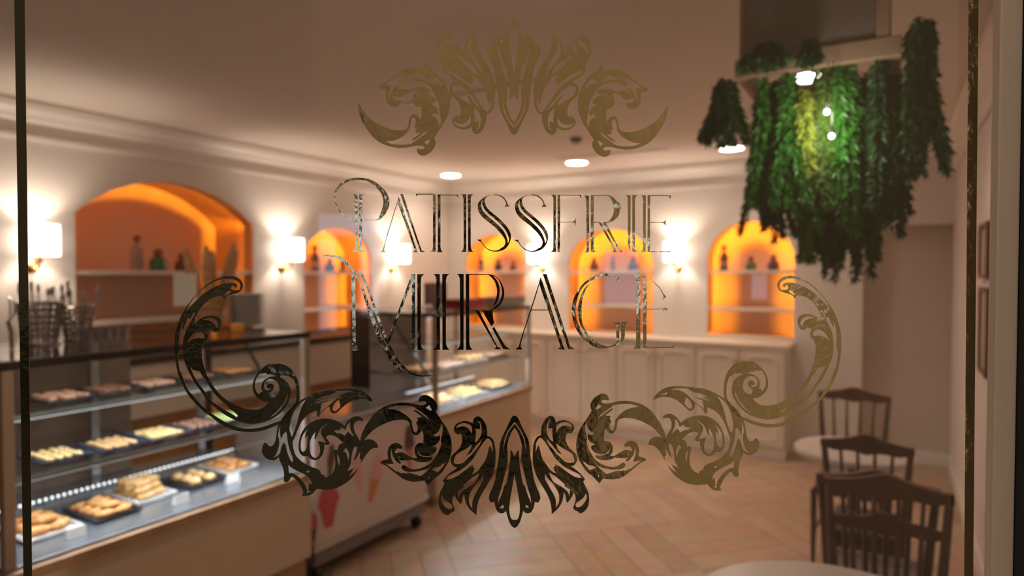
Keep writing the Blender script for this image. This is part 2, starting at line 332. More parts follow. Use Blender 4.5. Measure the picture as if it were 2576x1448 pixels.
E_SH = ["@0 750,370* 765,400 783,420* 815,375 880,350 960,330 1020,300 1050,240 1048,190 1010,130 940,90 850,78 760,90 650,130 540,195 430,290 320,410 220,540 150,660 100,790 70,900 57,1010 55,1150 65,1280 85,1400 @1 130,420 200,580 290,740 400,870 520,990 640,1080 780,1190 940,1280 1100,1335 1300,1355 1500,1335 1680,1275 1800,1215* 1960,1100* 2130,830* 2130,700 2120,560 2080,430 2010,330 1920,260 1800,225 1700,228 1620,230 1540,280 1450,370 1390,460 1360,560 1360,650 1390,730 1440,790 1510,835 1570,855 1625,855* 1590,900 1530,950 1450,980 1350,985 1240,970 1130,930 1000,870 880,790 770,680 670,540 600,400 550,260 520,130 515,0 @0 460,1110 480,1060 490,1030* 525,1025 540,960 535,910 515,885* 560,860 590,860 620,885 650,897* 690,880 725,830 735,770 720,700 660,665 590,653 510,668 440,700 390,735 345,770* 360,700 400,610 450,530 520,460 600,405 690,375",
 "@0 190,745* 160,800 135,880 125,980 125,1080 130,1160* 105,1220 108,1300 125,1400 @1 150,330 185,400* 230,520 290,660 370,750 480,880 600,990 740,1090 900,1190 1060,1260 1200,1295 1350,1298 1500,1275 1680,1215 1820,1165* 1900,1050 2000,950 2060,890* 2080,800 2085,700 2075,600 2040,490* 1990,460* 1940,420* 1890,435* 1820,415* 1810,445* 1880,490 1950,560 1985,650 1985,760 1950,860 1880,970 1780,1070 1650,1150 1500,1200 1350,1220 1200,1200 1050,1150 900,1070 760,970 620,840 500,680 400,540 320,400 250,250 215,120 205,0 @0 180,1060 195,960 225,870 270,790 310,700 345,630 350,615* 335,615* 290,710* 260,700* 265,680* 225,750 185,850* 165,850*",
 "@0 225,595* 260,515 300,452 380,355 480,262 600,180 720,135 850,120 940,140 1000,180 1015,230 1000,275 960,290 900,285 880,260 890,230 920,218* 930,245 960,240 965,210 940,190 880,180 800,185 700,215 600,260 500,325 400,410 300,510 245,575",
 "@0 460,715* 540,690 610,695 670,730 695,780 685,820 665,838* 650,800 610,750 550,725 500,720",
 "@0 243,1060* 260,1010 310,940 370,900 420,888 470,905 495,950 492,985* 430,980 350,990 290,1020",
 "@1 340,275* 370,340* 400,325* 430,345* 480,350* 520,420 560,480* 580,480* 640,600 700,690 780,780 880,870 930,900* 925,915* 960,940* 960,960* 1050,1020 1110,1080* 1095,1110* 1020,1060 900,990 780,915 650,820 560,680 470,560 390,430 350,330",
 "@1 1935,700* 1930,800 1880,900 1800,1000 1700,1080 1650,1112* 1760,1010 1850,900 1910,790",
 "@1 1480,380* 1510,390* 1590,375* 1580,400* 1660,400* 1740,430* 1650,440 1570,480 1520,540 1500,610 1510,660 1535,700* 1500,685* 1455,735* 1410,670 1395,590 1405,500 1440,430",
 "@1 1625,710* 1680,670 1705,620 1700,580 1665,555 1620,560 1590,590 1595,620 1630,635 1660,622* 1640,655 1600,665 1560,640 1545,590 1560,530 1610,485 1680,480 1750,515 1790,580 1798,670 1770,740 1710,780 1650,790* 1640,750*",
 "@0 780,362* 820,310* 865,288* 872,318* 800,365*"]
def loops(sh, tr, f=None):
    L = [shape(s, tr) for s in sh]
    if f: L = [[f(*p) for p in l] for l in L]
    return [L]
fA = lambda x, y: (x + 4.5, 1220 - (y - 160) * .983)
fB = lambda x, y: (1103.6 + (x - 1098.7) * .98, 1295 - (y - 81.6) * .971)
fC = lambda x, y: (1294.3 + (x - 1292.8) * .977, 1326.9 - (y - 49.6) * .976)
crest = decal_root('foil_crest', 'gold foil acanthus crest with five pieces above the lettering on the glass', 'window decal', 1293, 230)
decal('palm_leaf', loops(C_SH, TC), crest)
for mir in (False, True):
    decal('feathered_leaf', loops(B_SH, TB), crest, mir); decal('scroll_horn', loops(A_SH, TA), crest, mir)
gar = decal_root('foil_garland', 'wide gold foil scroll garland curving under and beside the lettering', 'window decal', 1293, 1190)
decal('palm_leaf', loops(C_SH, TC, fC), gar)
for mir in (False, True):
    decal('feathered_leaf', loops(B_SH, TB, fB), gar, mir); decal('scroll_horn', loops(A_SH, TA, fA), gar, mir)
    decal('bird_head_leaf', loops(D_SH, TD), gar, mir); decal('hooked_scroll', loops(E_SH, TE), gar, mir)

# ------------------------------------------------------------------ gold lettering
L1 = (820, 420, 5.57); L2 = (1260, 420, 5.57); L3 = (780, 620, 4.022); L4 = (1260, 640, 5.171)
def letter(root, tr, polys, ribs=(), m=None):
    g = []
    for p in polys:
        g.append([shape(s, tr) for s in p.split('|')])
    for r in ribs: g.append([ribbon(r, tr)])
    return decal('letter', g, root)
w1 = decal_root('foil_lettering', 'upper word in thin double-lined gold foil capitals on the glass', 'lettering', 1265, 560)
letter(w1, L1, ["380,375* 445,375* 445,1187* 375,1187* 400,1150 412,1080 412,900 405,500 405,430 395,395", "465,375* 540,375* 515,400 505,440 505,1080 510,1140 540,1187* 468,1187*", "365,700* 365,760* 350,738 310,728* 345,725"],
 ["335,728,10 290,710,10 230,660,12 170,580,14 130,480,16 125,400,20 150,320,28 210,245,32 300,190,34 400,168,34 500,168,34 600,188,40 690,238,50 770,313,62 820,383,75 845,453,84 845,530,84 820,605,76 785,675,55 750,720,28 700,740,10 600,741,8 505,741,8"])
letter(w1, L1, ["1018,415* 1060,520* 1270,1150 1285,1187* 1210,1190* 1245,1160 1235,1130* 1000,490*", "1042,378* 1080,378* 1325,1120 1350,1165 1392,1190* 1325,1190*", "760,1193* 828,1193* 812,1155 800,1155"],
 ["1010,480,16 960,620,9 920,760,10 870,920,14 825,1080,14 808,1160,18"])
letter(w1, L1, ["1500,378* 1537,378* 1537,1185* 1462,1185* 1490,1165 1500,1120*", "1262,374* 1500,374* 1500,386* 1280,388* 1265,415*", "1565,385* 1605,385* 1605,1120* 1615,1165 1640,1192* 1560,1192* 1568,1150*", "1605,386* 1853,388* 1853,430* 1830,398* 1605,398*"])
letter(w1, L1, ["1888,382* 1967,382* 1967,1187* 1888,1187* 1920,1160 1930,1100* 1928,460* 1915,400", "1988,382* 2065,382* 2035,410 2028,470* 2028,1100* 2040,1160 2065,1187* 1992,1187*"])
S_P = ["430,388* 350,398 270,438 215,490 196,550 208,620 250,690 330,760 420,830 500,910 555,980 582,1040 575,1090 545,1130 500,1162 450,1184* 520,1175 590,1140 640,1070 662,990 655,930 620,860 550,775 450,685 360,610 315,550 297,500 300,450 330,415 380,395|262,465* 262,530 290,590 340,650 430,725 510,800 580,880 620,960 635,1020 620,1068* 610,1010 585,945 540,875 460,795 380,725 300,655 255,590 243,520",
 "185,1018* 248,1018* 240,1050* 225,1045", "570,557* 642,557* 612,515* 598,520*"]
S_R = ["425,389,8 480,394,12 530,415,18 570,450,18 595,490,16 605,530,12", "240,1035,12 265,1080,10 310,1130,10 370,1168,12 440,1180,14 500,1168,24 550,1135,30"]
letter(w1, (L2[0] - 93.5, L2[1] - .5, L2[2]), S_P, S_R); letter(w1, L2, S_P, S_R)
letter(w1, L2, ["697,387* 773,387* 773,1187* 697,1187* 730,1160 735,1100* 735,460* 725,410", "793,387* 830,387* 828,1187* 793,1187*", "830,387* 1125,390* 1125,442* 1100,400* 830,397*", "828,769* 990,768 1030,750 1048,710* 1052,825* 1030,785 990,776 828,778*"])
letter(w1, L2, ["1160,402* 1233,402* 1237,1200* 1163,1200* 1195,1170 1200,1100* 1195,470* 1185,420", "1260,390* 1300,390* 1298,1100* 1305,1160 1330,1190* 1258,1190*",
 "1300,389* 1500,390* 1570,425 1630,490 1660,560 1662,630 1640,690 1590,740 1530,775 1440,785* 1425,770* 1490,768 1530,735 1565,680 1580,620 1575,540 1555,470 1520,415 1480,400* 1300,400*", "1620,498* 1640,485* 1665,510 1680,550 1688,605* 1665,560 1645,530",
 "1298,768* 1395,768* 1395,778* 1298,780*", "1370,780* 1410,780* 1600,1130 1625,1188* 1565,1188* 1580,1160 1570,1130*", "1430,785* 1475,785* 1660,1140 1725,1192* 1665,1190* 1640,1150*"])
letter(w1, L2, ["1745,393* 1817,393* 1812,1165* 1785,1120 1778,1090* 1775,450* 1765,410", "1840,393* 1917,393* 1885,425 1877,470* 1877,1120* 1885,1160 1915,1188* 1840,1188*"])
letter(w1, L2, ["1955,395* 2030,395* 2028,1188* 1952,1188* 1985,1160 1992,1100* 1990,460* 1980,410", "2055,395* 2090,395* 2087,1188* 2053,1188*", "2090,395* 2378,396* 2378,450* 2350,408* 2090,407*", "2090,773* 2240,772 2290,760 2307,730* 2307,830* 2285,790 2240,780 2090,782*", "2087,1178* 2350,1178 2372,1162* 2372,1190* 2087,1190*"])
w2 = decal_root('foil_lettering', 'lower word in tall gold foil capitals with a long tailed first letter', 'lettering', 1265, 780)
letter(w2, L3, ["418,280* 465,280* 480,300* 455,330* 457,340* 465,980* 480,1030 500,1052* 425,1052* 428,700* 420,330*", "480,300* 510,360 560,470 620,640 690,820 770,990 850,1140 910,1230 940,1268* 860,1210 780,1110 700,960 630,780 570,590 520,430 485,330",
 "480,275* 495,248* 535,285 570,350 600,430 650,570 700,710 760,870 800,970 860,1080 930,1180 1010,1255 1100,1295 1180,1300 1252,1300* 1160,1312 1070,1305 990,1275 920,1215 850,1130 790,1010 730,870 670,700 610,520 560,390 510,300",
 "1030,278* 1062,278* 1062,1045* 1000,1045* 1025,1010 1030,960* 1030,360* 800,975* 785,940*", "1085,278* 1157,278* 1130,305 1122,340* 1120,980* 1132,1020 1157,1045* 1088,1045*"],
 ["132,95,2 160,90,14 210,93,18 270,102,26 330,128,30 380,175,28 420,220,24 455,270,18 480,296,14"])
letter(w2, L3, ["1245,276* 1313,276* 1315,1042* 1248,1042* 1275,1010 1280,960* 1277,340* 1268,300", "1338,276* 1412,276* 1385,300 1375,345* 1375,970* 1385,1010 1410,1042* 1340,1042*"])
letter(w2, L3, ["1485,276* 1555,276* 1553,1042* 1485,1042* 1512,1010 1520,960* 1515,330* 1505,295", "1575,276* 1610,276* 1612,960* 1620,1010 1645,1042* 1578,1042*", "1610,276* 1780,276* 1785,285* 1610,285*",
 "1770,278* 1810,290 1860,340 1885,400 1893,450 1883,520 1858,590 1832,622* 1885,570 1912,500 1917,420 1895,350 1855,300 1810,278", "1790,278* 1860,290 1920,340 1955,410 1965,470 1955,530 1920,590 1870,630 1800,645* 1860,615 1910,570 1938,500 1940,430 1915,350 1870,305",
 "1612,641* 1705,641* 1705,648* 1612,648*", "1675,650* 1710,645* 1885,990 1910,1015 1935,1038* 1860,1035* 1885,1010 1870,990*", "1735,640* 1800,645 1848,640* 1850,700 1862,770* 1835,805* 1765,690 1760,665*", "1842,825* 1862,810* 1960,980 1985,1010 2025,1040* 1955,1035*"])
letter(w2, L4, ["515,295* 545,370* 610,560* 805,1170 832,1225* 740,1228* 770,1200 770,1180* 505,400* 500,350*", "545,252* 593,252* 880,1130 905,1190 965,1228* 875,1228*", "185,1233* 278,1233* 258,1200 230,1200", "395,714* 620,714* 620,724* 395,724*"],
 ["510,340,10 450,530,14 380,750,14 310,960,14 260,1120,16 242,1205,22"])
letter(w2, L4, ["1535,265* 1500,290* 1440,262 1360,248 1290,255 1200,285 1100,350 1020,440 960,540 925,660 925,780 950,900 1010,1020 1090,1110 1180,1180 1270,1217 1370,1215 1470,1190 1540,1160* 1540,875* 1465,875* 1490,905 1500,950* 1498,1150* 1440,1180 1380,1190 1310,1172 1230,1130 1150,1060 1090,960 1055,860 1050,740 1055,620 1085,500 1140,400 1220,320 1300,285 1400,275 1470,290 1510,320* 1535,400*|1235,320* 1150,380 1080,450 1030,560 1005,680 1005,790 1030,900 1080,1010 1150,1090 1260,1165* 1180,1130 1100,1050 1030,950 985,840 973,720 985,600 1020,500 1080,410 1150,350",
 "1563,875* 1660,875* 1620,910 1612,960 1610,1060 1590,1115 1563,1148*"])
letter(w2, L4, ["1722,252* 1813,255* 1813,1223* 1722,1225* 1750,1190 1758,1130* 1765,370* 1755,310 1740,270", "1850,290* 1895,290* 1893,1215* 1848,1215*", "2110,505* 2150,548* 2092,592* 2115,560*", "2100,700* 2135,688 2165,705 2175,735* 2150,735 2130,720 2105,735*", "1893,1200* 2200,1200 2235,1190 2252,1150* 2250,1213* 1893,1215*"],
 ["1850,290,7 1905,280,9 1970,345,9 2060,430,9 2112,518,10", "1895,712,9 2000,710,8 2102,703,9"])
# gold border lines
for nm, q, lab in (('left', [(36.5, -20), (62.5, -20), (82, 1470), (60.3, 1470)], 'vertical gold foil border line down the left edge of the glass'), ('right', [(2436, -20), (2461, -20), (2447, 1470), (2424.5, 1470)], 'vertical gold foil border line down the right edge of the glass beside the door frame')):
    r = decal_root('foil_border', lab, 'border line', q[0][0] + 12, 724); b = MB(); o0 = r['origin']
    L = [[(on_g(*p)[0] - o0[0], on_g(*p)[1] - o0[1]) for p in q]]
    f = fill2d(L, .00012)
    for v in f.verts: v.co = Vector((v.co.x, -.0004 - v.co.z, v.co.y))
    b.add(f).build('foil_strip', gold, r)
for o in COL.objects:
    if 'origin' in o: del o['origin']
# ------------------------------------------------------------------ the glass door and its frame
def gbox(name, m, s0, s1, f0, f1, z0, z1, parent=None, bev=0):
    o = MB().box(s0, s1, f0, f1, z0, z1, bev).build(name, m, parent); 
    if not parent: o.location = (GP.x, GP.y, 0); o.rotation_euler = (0, 0, GYAW)
    return o
sL = on_g(-260, 724)[0]; sR = on_g(2499.5, 724)[0]; sR0 = on_g(2499, 724)[0]; sR1 = on_g(2557, 724)[0]
gl = gbox('window_1', pane, sL, sR, 0, .006, .06, 2.42); struct(gl)
alu = mat('door_bronze_black', (.03, .032, .045), .4, .3)
fr = gbox('trim_1', mat('door_beige', (.88, .72, .61), .45), sR0, sR1, -.003, .007, 0, 2.5, bev=.002); struct(fr)
struct(gbox('trim_2', alu, sR1, sR1 + .05, -.02, .007, 0, 2.5))
struct(gbox('trim_3', trim_m, sL - .05, sL, -.012, .007, 0, 2.5))
struct(gbox('trim_4', trim_m, sL, sR0, -.012, .007, 2.42, 2.5)); struct(gbox('trim_5', trim_m, sL, sR0, -.012, .007, 0, .06))
sWR = .831; sWL = -4.84
facade_p = mat('shopfront_plaster', (.35, .28, .22), .8)
struct(gbox('wall_front', facade_p, sR1 + .05, sWR + .4, -.15, .0, 0, 2.9)); struct(gbox('wall_front_left', facade_p, sWL - .3, sL - .05, -.15, .0, 0, 2.9))
struct(gbox('wall_front_lintel', facade_p, sL - .05, sR1 + .05, -.15, .0, 2.5, 2.9))

# ------------------------------------------------------------------ room shell
H = 2.55; XR = 4.786
def pol(name, P, m):
    b = MB(); b.poly(P); return struct(b.build(name, m))
yR = -5.09; yL = -8.14
def floor_mat():
    m = bpy.data.materials.new('travertine_parquet'); m.use_nodes = True; nt = m.node_tree; b = nt.nodes['Principled BSDF']; b.inputs['Roughness'].default_value = .38
    N = nt.nodes.new; Lk = nt.links.new
    tc = N('ShaderNodeTexCoord'); mp = N('ShaderNodeMapping'); mp.inputs['Rotation'].default_value = (0, 0, PI / 4); Lk(tc.outputs['Object'], mp.inputs['Vector'])
    ch = N('ShaderNodeTexChecker'); ch.inputs['Scale'].default_value = 1.6; Lk(mp.outputs[0], ch.inputs['Vector'])
    def brick(rot):
        m2 = N('ShaderNodeMapping'); m2.inputs['Rotation'].default_value = (0, 0, rot); Lk(mp.outputs[0], m2.inputs['Vector'])
        t = N('ShaderNodeTexBrick'); t.inputs['Scale'].default_value = .8; t.inputs['Brick Width'].default_value = .5; t.inputs['Row Height'].default_value = .125
        t.offset = 0; t.inputs['Mortar Size'].default_value = .004; t.inputs['Bias'].default_value = -.1
        t.inputs['Color1'].default_value = (.56, .385, .265, 1); t.inputs['Color2'].default_value = (.43, .275, .175, 1); t.inputs['Mortar'].default_value = (.33, .205, .13, 1)
        Lk(m2.outputs[0], t.inputs['Vector']); return t
    a, c = brick(0), brick(PI / 2); mx = N('ShaderNodeMix'); mx.data_type = 'RGBA'; Lk(ch.outputs['Fac'], mx.inputs[0]); Lk(a.outputs['Color'], mx.inputs[6]); Lk(c.outputs['Color'], mx.inputs[7])
    n = N('ShaderNodeTexNoise'); n.inputs['Scale'].default_value = 9; n.inputs['Detail'].default_value = 6; Lk(tc.outputs['Object'], n.inputs['Vector'])
    m3 = N('ShaderNodeMix'); m3.data_type = 'RGBA'; m3.blend_type = 'SOFT_LIGHT'; m3.inputs[0].default_value = .6; Lk(mx.outputs[2], m3.inputs[6]); Lk(n.outputs['Color'], m3.inputs[7])
    Lk(m3.outputs[2], b.inputs['Base Color']); return m
pol('floor', [(0, .9, 0), (0, yL, 0), (XR, yR, 0), (XR + .3, .9, 0)], floor_mat())
pol('ceiling', [(0, .05, H), (0, yL, H), (XR, yR, H), (XR, .05, H)], ceil_m)
struct(MB().box(XR, XR + .1, yR - .1, .9, 0, 2.9).build('wall_right', plaster))
def arch(c, w, z0, zs, rise, n=28, seg=False):
    P = [(c - w / 2, z0), (c + w / 2, z0)]
    if seg:
        R = (w * w / 4 + rise * rise) / (2 * rise); a = math.asin(min(1, w / 2 / R))
        P += [(c + R * math.sin(t), zs + rise - R + R * math.cos(t)) for t in [a - 2 * a * k / n for k in range(n + 1)]]
    else: P += [(c + w / 2 * math.cos(PI * k / n), zs + rise * math.sin(PI * k / n)) for k in range(n + 1)]
    return P
# niches: (wall, centre, width, bottom, spring, rise, depth, segmental)
NL = [(-3.288, 1.304, .93, 1.925, .26, .52, True), (-1.70, .845, .93, 1.66, .30, .38, False)]
NB = [(.61, .76, .97, 1.66, .31, .32, False), (1.949, .89, .96, 1.62, .36, .32, False), (3.278, .735, .99, 1.66, .345, .32, False)]
def wall_with(name, rect, archs, M):
    b = fill2d([rect] + archs)
    for v in b.verts: v.co = M(v.co.x, v.co.y)
    mb = MB(); mb.add(b); return struct(mb.build(name, plaster))
AL = [arch(c, w_, z0, zs, r, seg=s) for (c, w_, z0, zs, r, d, s) in NL]; AB = [arch(c, w_, z0, zs, r, seg=s) for (c, w_, z0, zs, r, d, s) in NB]
wl = wall_with('wall_left', [(yL, 0), (0, 0), (0, H), (yL, H)], AL, lambda a, z: Vector((0, a, z)))
XO = 4.165; ZO = 1.93
wb = wall_with('wall_back', [(0, 0), (XO, 0), (XO, ZO), (XR, ZO), (XR, H), (0, H)], AB, lambda a, z: Vector((a, 0, z)))
LIP = .03
def niche(parent, A, depth, wall, spec):
    f = (lambda a, d, z: (-d, a, z)) if wall == 'L' else (lambda a, d, z: (a, d, z))
    c, w_, z0, zs, r, d, s = spec; n = len(A)
    O = arch(c, w_ + 2 * LIP, z0, zs, r + LIP, seg=s); I = arch(c, w_ + 2 * LIP - .018, z0, zs, r + LIP - .009, seg=s)
    b = MB()
    for i in range(n):
        p, q = A[i], A[(i + 1) % n]; b.poly([f(p[0], 0, p[1]), f(q[0], 0, q[1]), f(q[0], .014, q[1]), f(p[0], .014, p[1])])
        u, v = O[i], O[(i + 1) % n]; b.poly([f(p[0], .014, p[1]), f(q[0], .014, q[1]), f(v[0], .014, v[1]), f(u[0], .014, u[1])]) if i else None
    b.build('niche_lip', plaster, parent)
    b = MB(); FL = .12 if depth > .45 else .055
    for i in range(1, n):
        p, q = A[i], A[(i + 1) % n]; b.poly([f(p[0], .0145, p[1]), f(q[0], .0145, q[1]), f(q[0], FL, q[1]), f(p[0], FL, p[1])])
    b.build('light_shield', orange_p, parent)
    b = MB()
    for i in range(n):
        p, q = O[i], O[(i + 1) % n]; b.poly([f(p[0], .014, p[1]), f(q[0], .014, q[1]), f(q[0], depth, q[1]), f(p[0], depth, p[1])])
    b.build('niche_lining', orange_p, parent, False)
    b = MB(); fb = fill2d([O])
    for v in fb.verts: v.co = Vector(f(v.co.x, depth, v.co.y))
    b.add(fb).build('niche_back', back_p, parent)
    pts = [f(I[1][0], .028, I[1][1] + .05)] + [f(a, .028, z) for a, z in I[2:]] + [f(I[0][0], .028, I[0][1] + .05)]
    MB().tube(pts, .004, 6).build('led_strip', led_o, parent)
for A, sp in zip(AL, NL): niche(wl, A, sp[5], 'L', sp)
for A, sp in zip(AB, NB): niche(wb, A, sp[5], 'B', sp)
# shelves in the niches
names = ['wide arch on the left wall', 'narrow arch on the left wall near the corner', 'leftmost arch of the far wall', 'middle arch of the far wall', 'right arch of the far wall above the cabinets']
for i, (c, w_, z0, zs, r, d, s) in enumerate(NL + NB):
    for z, wd in ((1.565 if i < 2 else 1.575, 'upper'), (1.235, 'lower')):
        t = .028
        if i < 2: b = MB().box(-d + .002, -.016, c - w_ / 2 + .001, c + w_ / 2 - .001, z - t, z, .002)
        else: b = MB().box(c - w_ / 2 + .001, c + w_ / 2 - .001, .016, d - .002, z - t, z, .002)
        o = b.build('niche_shelf', shelf_m); tag(o, wd + ' cream shelf board inside the ' + names[i], 'shelf', 'boards in the arched niches')
# recess right of the back wall
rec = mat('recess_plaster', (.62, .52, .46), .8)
struct(MB().box(XO - .1, XO, .003, .16, 0, 2.0).build('wall_recess_left', plaster))
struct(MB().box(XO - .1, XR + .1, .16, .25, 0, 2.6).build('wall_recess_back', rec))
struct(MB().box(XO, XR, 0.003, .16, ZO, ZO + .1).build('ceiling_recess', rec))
# cornice
def cornice(name, axis, a0, a1):
    pr = [(0, 2.33), (.022, 2.33), (.026, 2.35), (.014, 2.362), (.014, 2.43), (.03, 2.44), (.05, 2.47), (.085, 2.50), (.09, 2.515), (.10, 2.52), (.10, H), (0, H)]
    if axis == 'y': return struct(MB().prism([(x, z) for x, z in pr], 'y', a0, a1).build(name, trim_m))
    return struct(MB().prism([(-x, z) for x, z in pr], 'x', a0, a1).build(name, trim_m))
cornice('trim_6', 'y', yL, 0); cornice('trim_7', 'x', 0, XR)
struct(MB().prism([(XR, 2.33), (XR - .02, 2.33), (XR - .02, 2.44), (XR - .09, 2.51), (XR - .09, H), (XR, H)], 'y', yR, 0).build('trim_8', trim_m))
struct(MB().box(0, .018, yL, -.01, 0, .11, .003).build('baseboard_left', trim_m)); struct(MB().box(XR - .016, XR, yR, .142, 0, .11, .003).build('baseboard_right', trim_m))
struct(MB().box(3.70, XO, -.016, 0, 0, .11, .003).build('baseboard_back', trim_m)); struct(MB().box(XO, XR - .017, .144, .159, 0, .11, .003).build('baseboard_recess', trim_m))

# ------------------------------------------------------------------ wall lamps
def sconce(label, loc, rz, k=1.0):
    t = thing('wall_sconce', label, 'wall lamp', loc, rz, 'wall lamps with drum shades')      # local +y away from the wall
    MB().lathe([(.0, 0), (.040, 0), (.042, .008), (.030, .016), (.014, .022), (0, .023)], cap=False, M=Matrix.Rotation(-PI / 2, 4, 'X')).build('wall_plate', brass, t, True)
    MB().tube([(0, .015, 0), (0, .06, -.02), (0, .105, -.02), (0, .12, .01), (0, .12, .085)], .0065, 8).ball(.016, (0, .06, -.02), seg=12).cyl(.016, .02, .055, (0, .12, 0)).build('arm', brass, t, True)
    MB().tube([(.03, .12, .04), (.03, .12, -.06)], .0012, 5).ball(.004, (.03, .12, -.062), seg=8).build('pull_chain', brass, t, True)
    b = MB(); b.lathe([(.094, .055), (.094, .235)], (0, .13, 0), 32, False); b.lathe([(.091, .235), (.091, .055)], (0, .13, 0), 32, False)
    b.build('lamp_shade', shade_m, t, True)
    MB().ball(.02, (0, .12, .10), sc=(1, 1, 1.2), seg=12).build('bulb', mat('bulb_glass', (1, .95, .9), .4, emit=(1, .9, .75), es=20), t, True)
    p = Vector(loc) + Matrix.Rotation(rz, 3, 'Z') @ Vector((0, .125, .15)); light('sconce_light', 'POINT', p, E_SCONCE * k, (1, .83, .66), .03)
PS = [(on_x(76, 670, 0).y, 'L', 'brass wall lamp at the left edge beside the wide orange arch'), (on_x(708, 674, 0).y, 'L', 'brass wall lamp between the wide and the narrow orange arch'), (on_x(983, 680, 0).y, 'L', 'brass wall lamp behind the first word, nearest the room corner'),
      (on_y(1365, 674, 0).x, 'B', 'brass wall lamp between the left and middle arches of the far wall'), (on_y(1706, 668, 0).x, 'B', 'brass wall lamp between the middle and right arches of the far wall')]
for a, wn, lb in PS:
    if wn == 'L': sconce(lb, (0, a, 1.595), -PI / 2)
    else: sconce(lb, (a, 0, 1.60), PI)

# ------------------------------------------------------------------ ceiling lamps and fittings
for px, py, lb in ((1134, 440, 'leftmost round ceiling downlight above the first word'), (1451, 408, 'middle round ceiling downlight above the letters of the upper word'), (1840, 372, 'round ceiling downlight just left of the hanging plants'), (2038, 192, 'round ceiling downlight seen through the hanging plants')):
    p = on_z(px, py, H); t = thing('ceiling_downlight', lb, 'ceiling light', (p.x, p.y, H), 0, 'round ceiling downlights')
    MB().lathe([(.092, -.006), (.108, -.004), (.112, 0), (.092, 0)], cap=False, seg=32).build('rim', trim_m, t, True)
    MB().cyl(.092, -.008, -.003, seg=32).build('diffuser', lamp_e, t)
    light('downlight', 'SPOT', (p.x, p.y, H - .02), E_DOWN, (1, .76, .54), .09, spot=2.6, blend=.9)
for x, y in ((1.6, -5.2), (2.7, -5.0)):
    t = thing('ceiling_downlight', 'round ceiling downlight near the shopfront, ' + ('over the near display case' if x < 2 else 'over the walkway'), 'ceiling light', (x, y, H), 0, 'round ceiling downlights')
    MB().lathe([(.092, -.006), (.108, -.004), (.112, 0), (.092, 0)], cap=False, seg=32).build('rim', trim_m, t, True); MB().cyl(.092, -.008, -.003, seg=32).build('diffuser', lamp_e, t); light('downlight', 'SPOT', (x, y, H - .02), E_DOWN, (1, .76, .54), .09, spot=2.6, blend=.9)
p = on_z(1449, 347, H); t = thing('smoke_detector', 'small grey smoke detector on the ceiling above the middle downlight', 'smoke detector', (p.x, p.y, H))
MB().lathe([(0, -.04), (.03, -.038), (.045, -.02), (.05, 0)], cap=False).build('housing', mat('grey_plastic', (.22, .18, .17), .5), t, True)
for (a, b_, lb) in (((1020, 262), (1350, 196), 'thin dark slot air vent in the ceiling behind the gold crest'), ((1395, 397), (1690, 371), 'faint slot air vent in the ceiling between two downlights')):
    p, q = on_z(*a, H), on_z(*b_, H); L = (q - p).length; an = math.atan2(q.y - p.y, q.x - p.x)
    t = thing('slot_vent', lb, 'air vent', ((p.x + q.x) / 2, (p.y + q.y) / 2, H), an)
    MB().box(-L / 2, L / 2, -.018, .018, -.006, 0, .001).build('vent_frame', trim_m, t); MB().box(-L / 2 + .01, L / 2 - .01, -.010, .010, -.0075, -.0062).build('slot', darkm, t)

# ------------------------------------------------------------------ panelled cabinets on the far wall
def door_panel(parent, w_, h_, knob_side):
    d = MB().box(-w_ / 2, w_ / 2, -.02, 0, 0, h_, .003).build('door', cream, parent)
    m, r = .055, .05; P = []
    x0, x1, z0, z1 = -w_ / 2 + m, w_ / 2 - m, m, h_ - m
    for (cx, cz, a0) in ((x1 - r, z1 - r, 0), (x0 + r, z1 - r, PI / 2), (x0 + r, z0 + r, PI), (x1 - r, z0 + r, 1.5 * PI)):
        P += [(cx + r * math.cos(a0 + PI / 2 * k / 5), -.021, cz + r * math.sin(a0 + PI / 2 * k / 5)) for k in range(6)]
    MB().tube(P, .009, 8, True).build('door_moulding', cream, d, True)
    kx = knob_side * (w_ / 2 - .025)
    MB().ball(.014, (kx, -.038, h_ - .10), seg=12).tube([(kx, -.02, h_ - .10), (kx, -.034, h_ - .10)], .006, 8).build('knob', brass, d, True)
    return d
cabs = [1.07, 1.80, 2.53, 3.26]; cl = ['left end', 'second from the left', 'third from the left, under the last letters', 'right end under the right arch']
for i, cx in enumerate(cabs):
    t = thing('panelled_cabinet', 'cream panelled double-door cabinet under the far arches, ' + cl[i], 'cabinet', (cx, 0, 0), 0, 'panelled cabinets along the far wall')
    MB().box(-.365, .365, -.33, -.002, .09, .925).box(-.365, .365, -.31, -.002, 0, .09).build('body', cream, t)
    for sx in (-1, 1):
        d = door_panel(t, .355, .80, -sx); d.location = (sx * .182, -.331, .11)
t = thing('wall_cabinet_ledge', 'long cream ledge running over the panelled cabinets', 'ledge', (0, 0, 0))
MB().box(.68, 3.66, -.36, -.002, .926, .955, .004).build('ledge_board', cream, t); MB().box(.69, 3.645, -.345, -.33, .900, .925, .003).build('edge_moulding', cream, t)

# ------------------------------------------------------------------ staff counter on the left wall
t = thing('back_counter', 'white staff counter with dark worktop along the left wall behind the display cases', 'counter', (0, 0, 0))
wood_o = mat('orange_wood', (.55, .28, .10), .45, noise=(.45, .21, .07), nscale=8)
MB().box(.03, .56, -6.1, -1.45, .0, .70).build('lower_carcass', wood_o, t); MB().box(.03, .60, -6.1, -1.45, .701, 1.015, .003).build('upper_front', cream, t)
MB().box(.02, .62, -6.1, -1.44, 1.016, 1.055, .003).build('worktop', darkm, t)

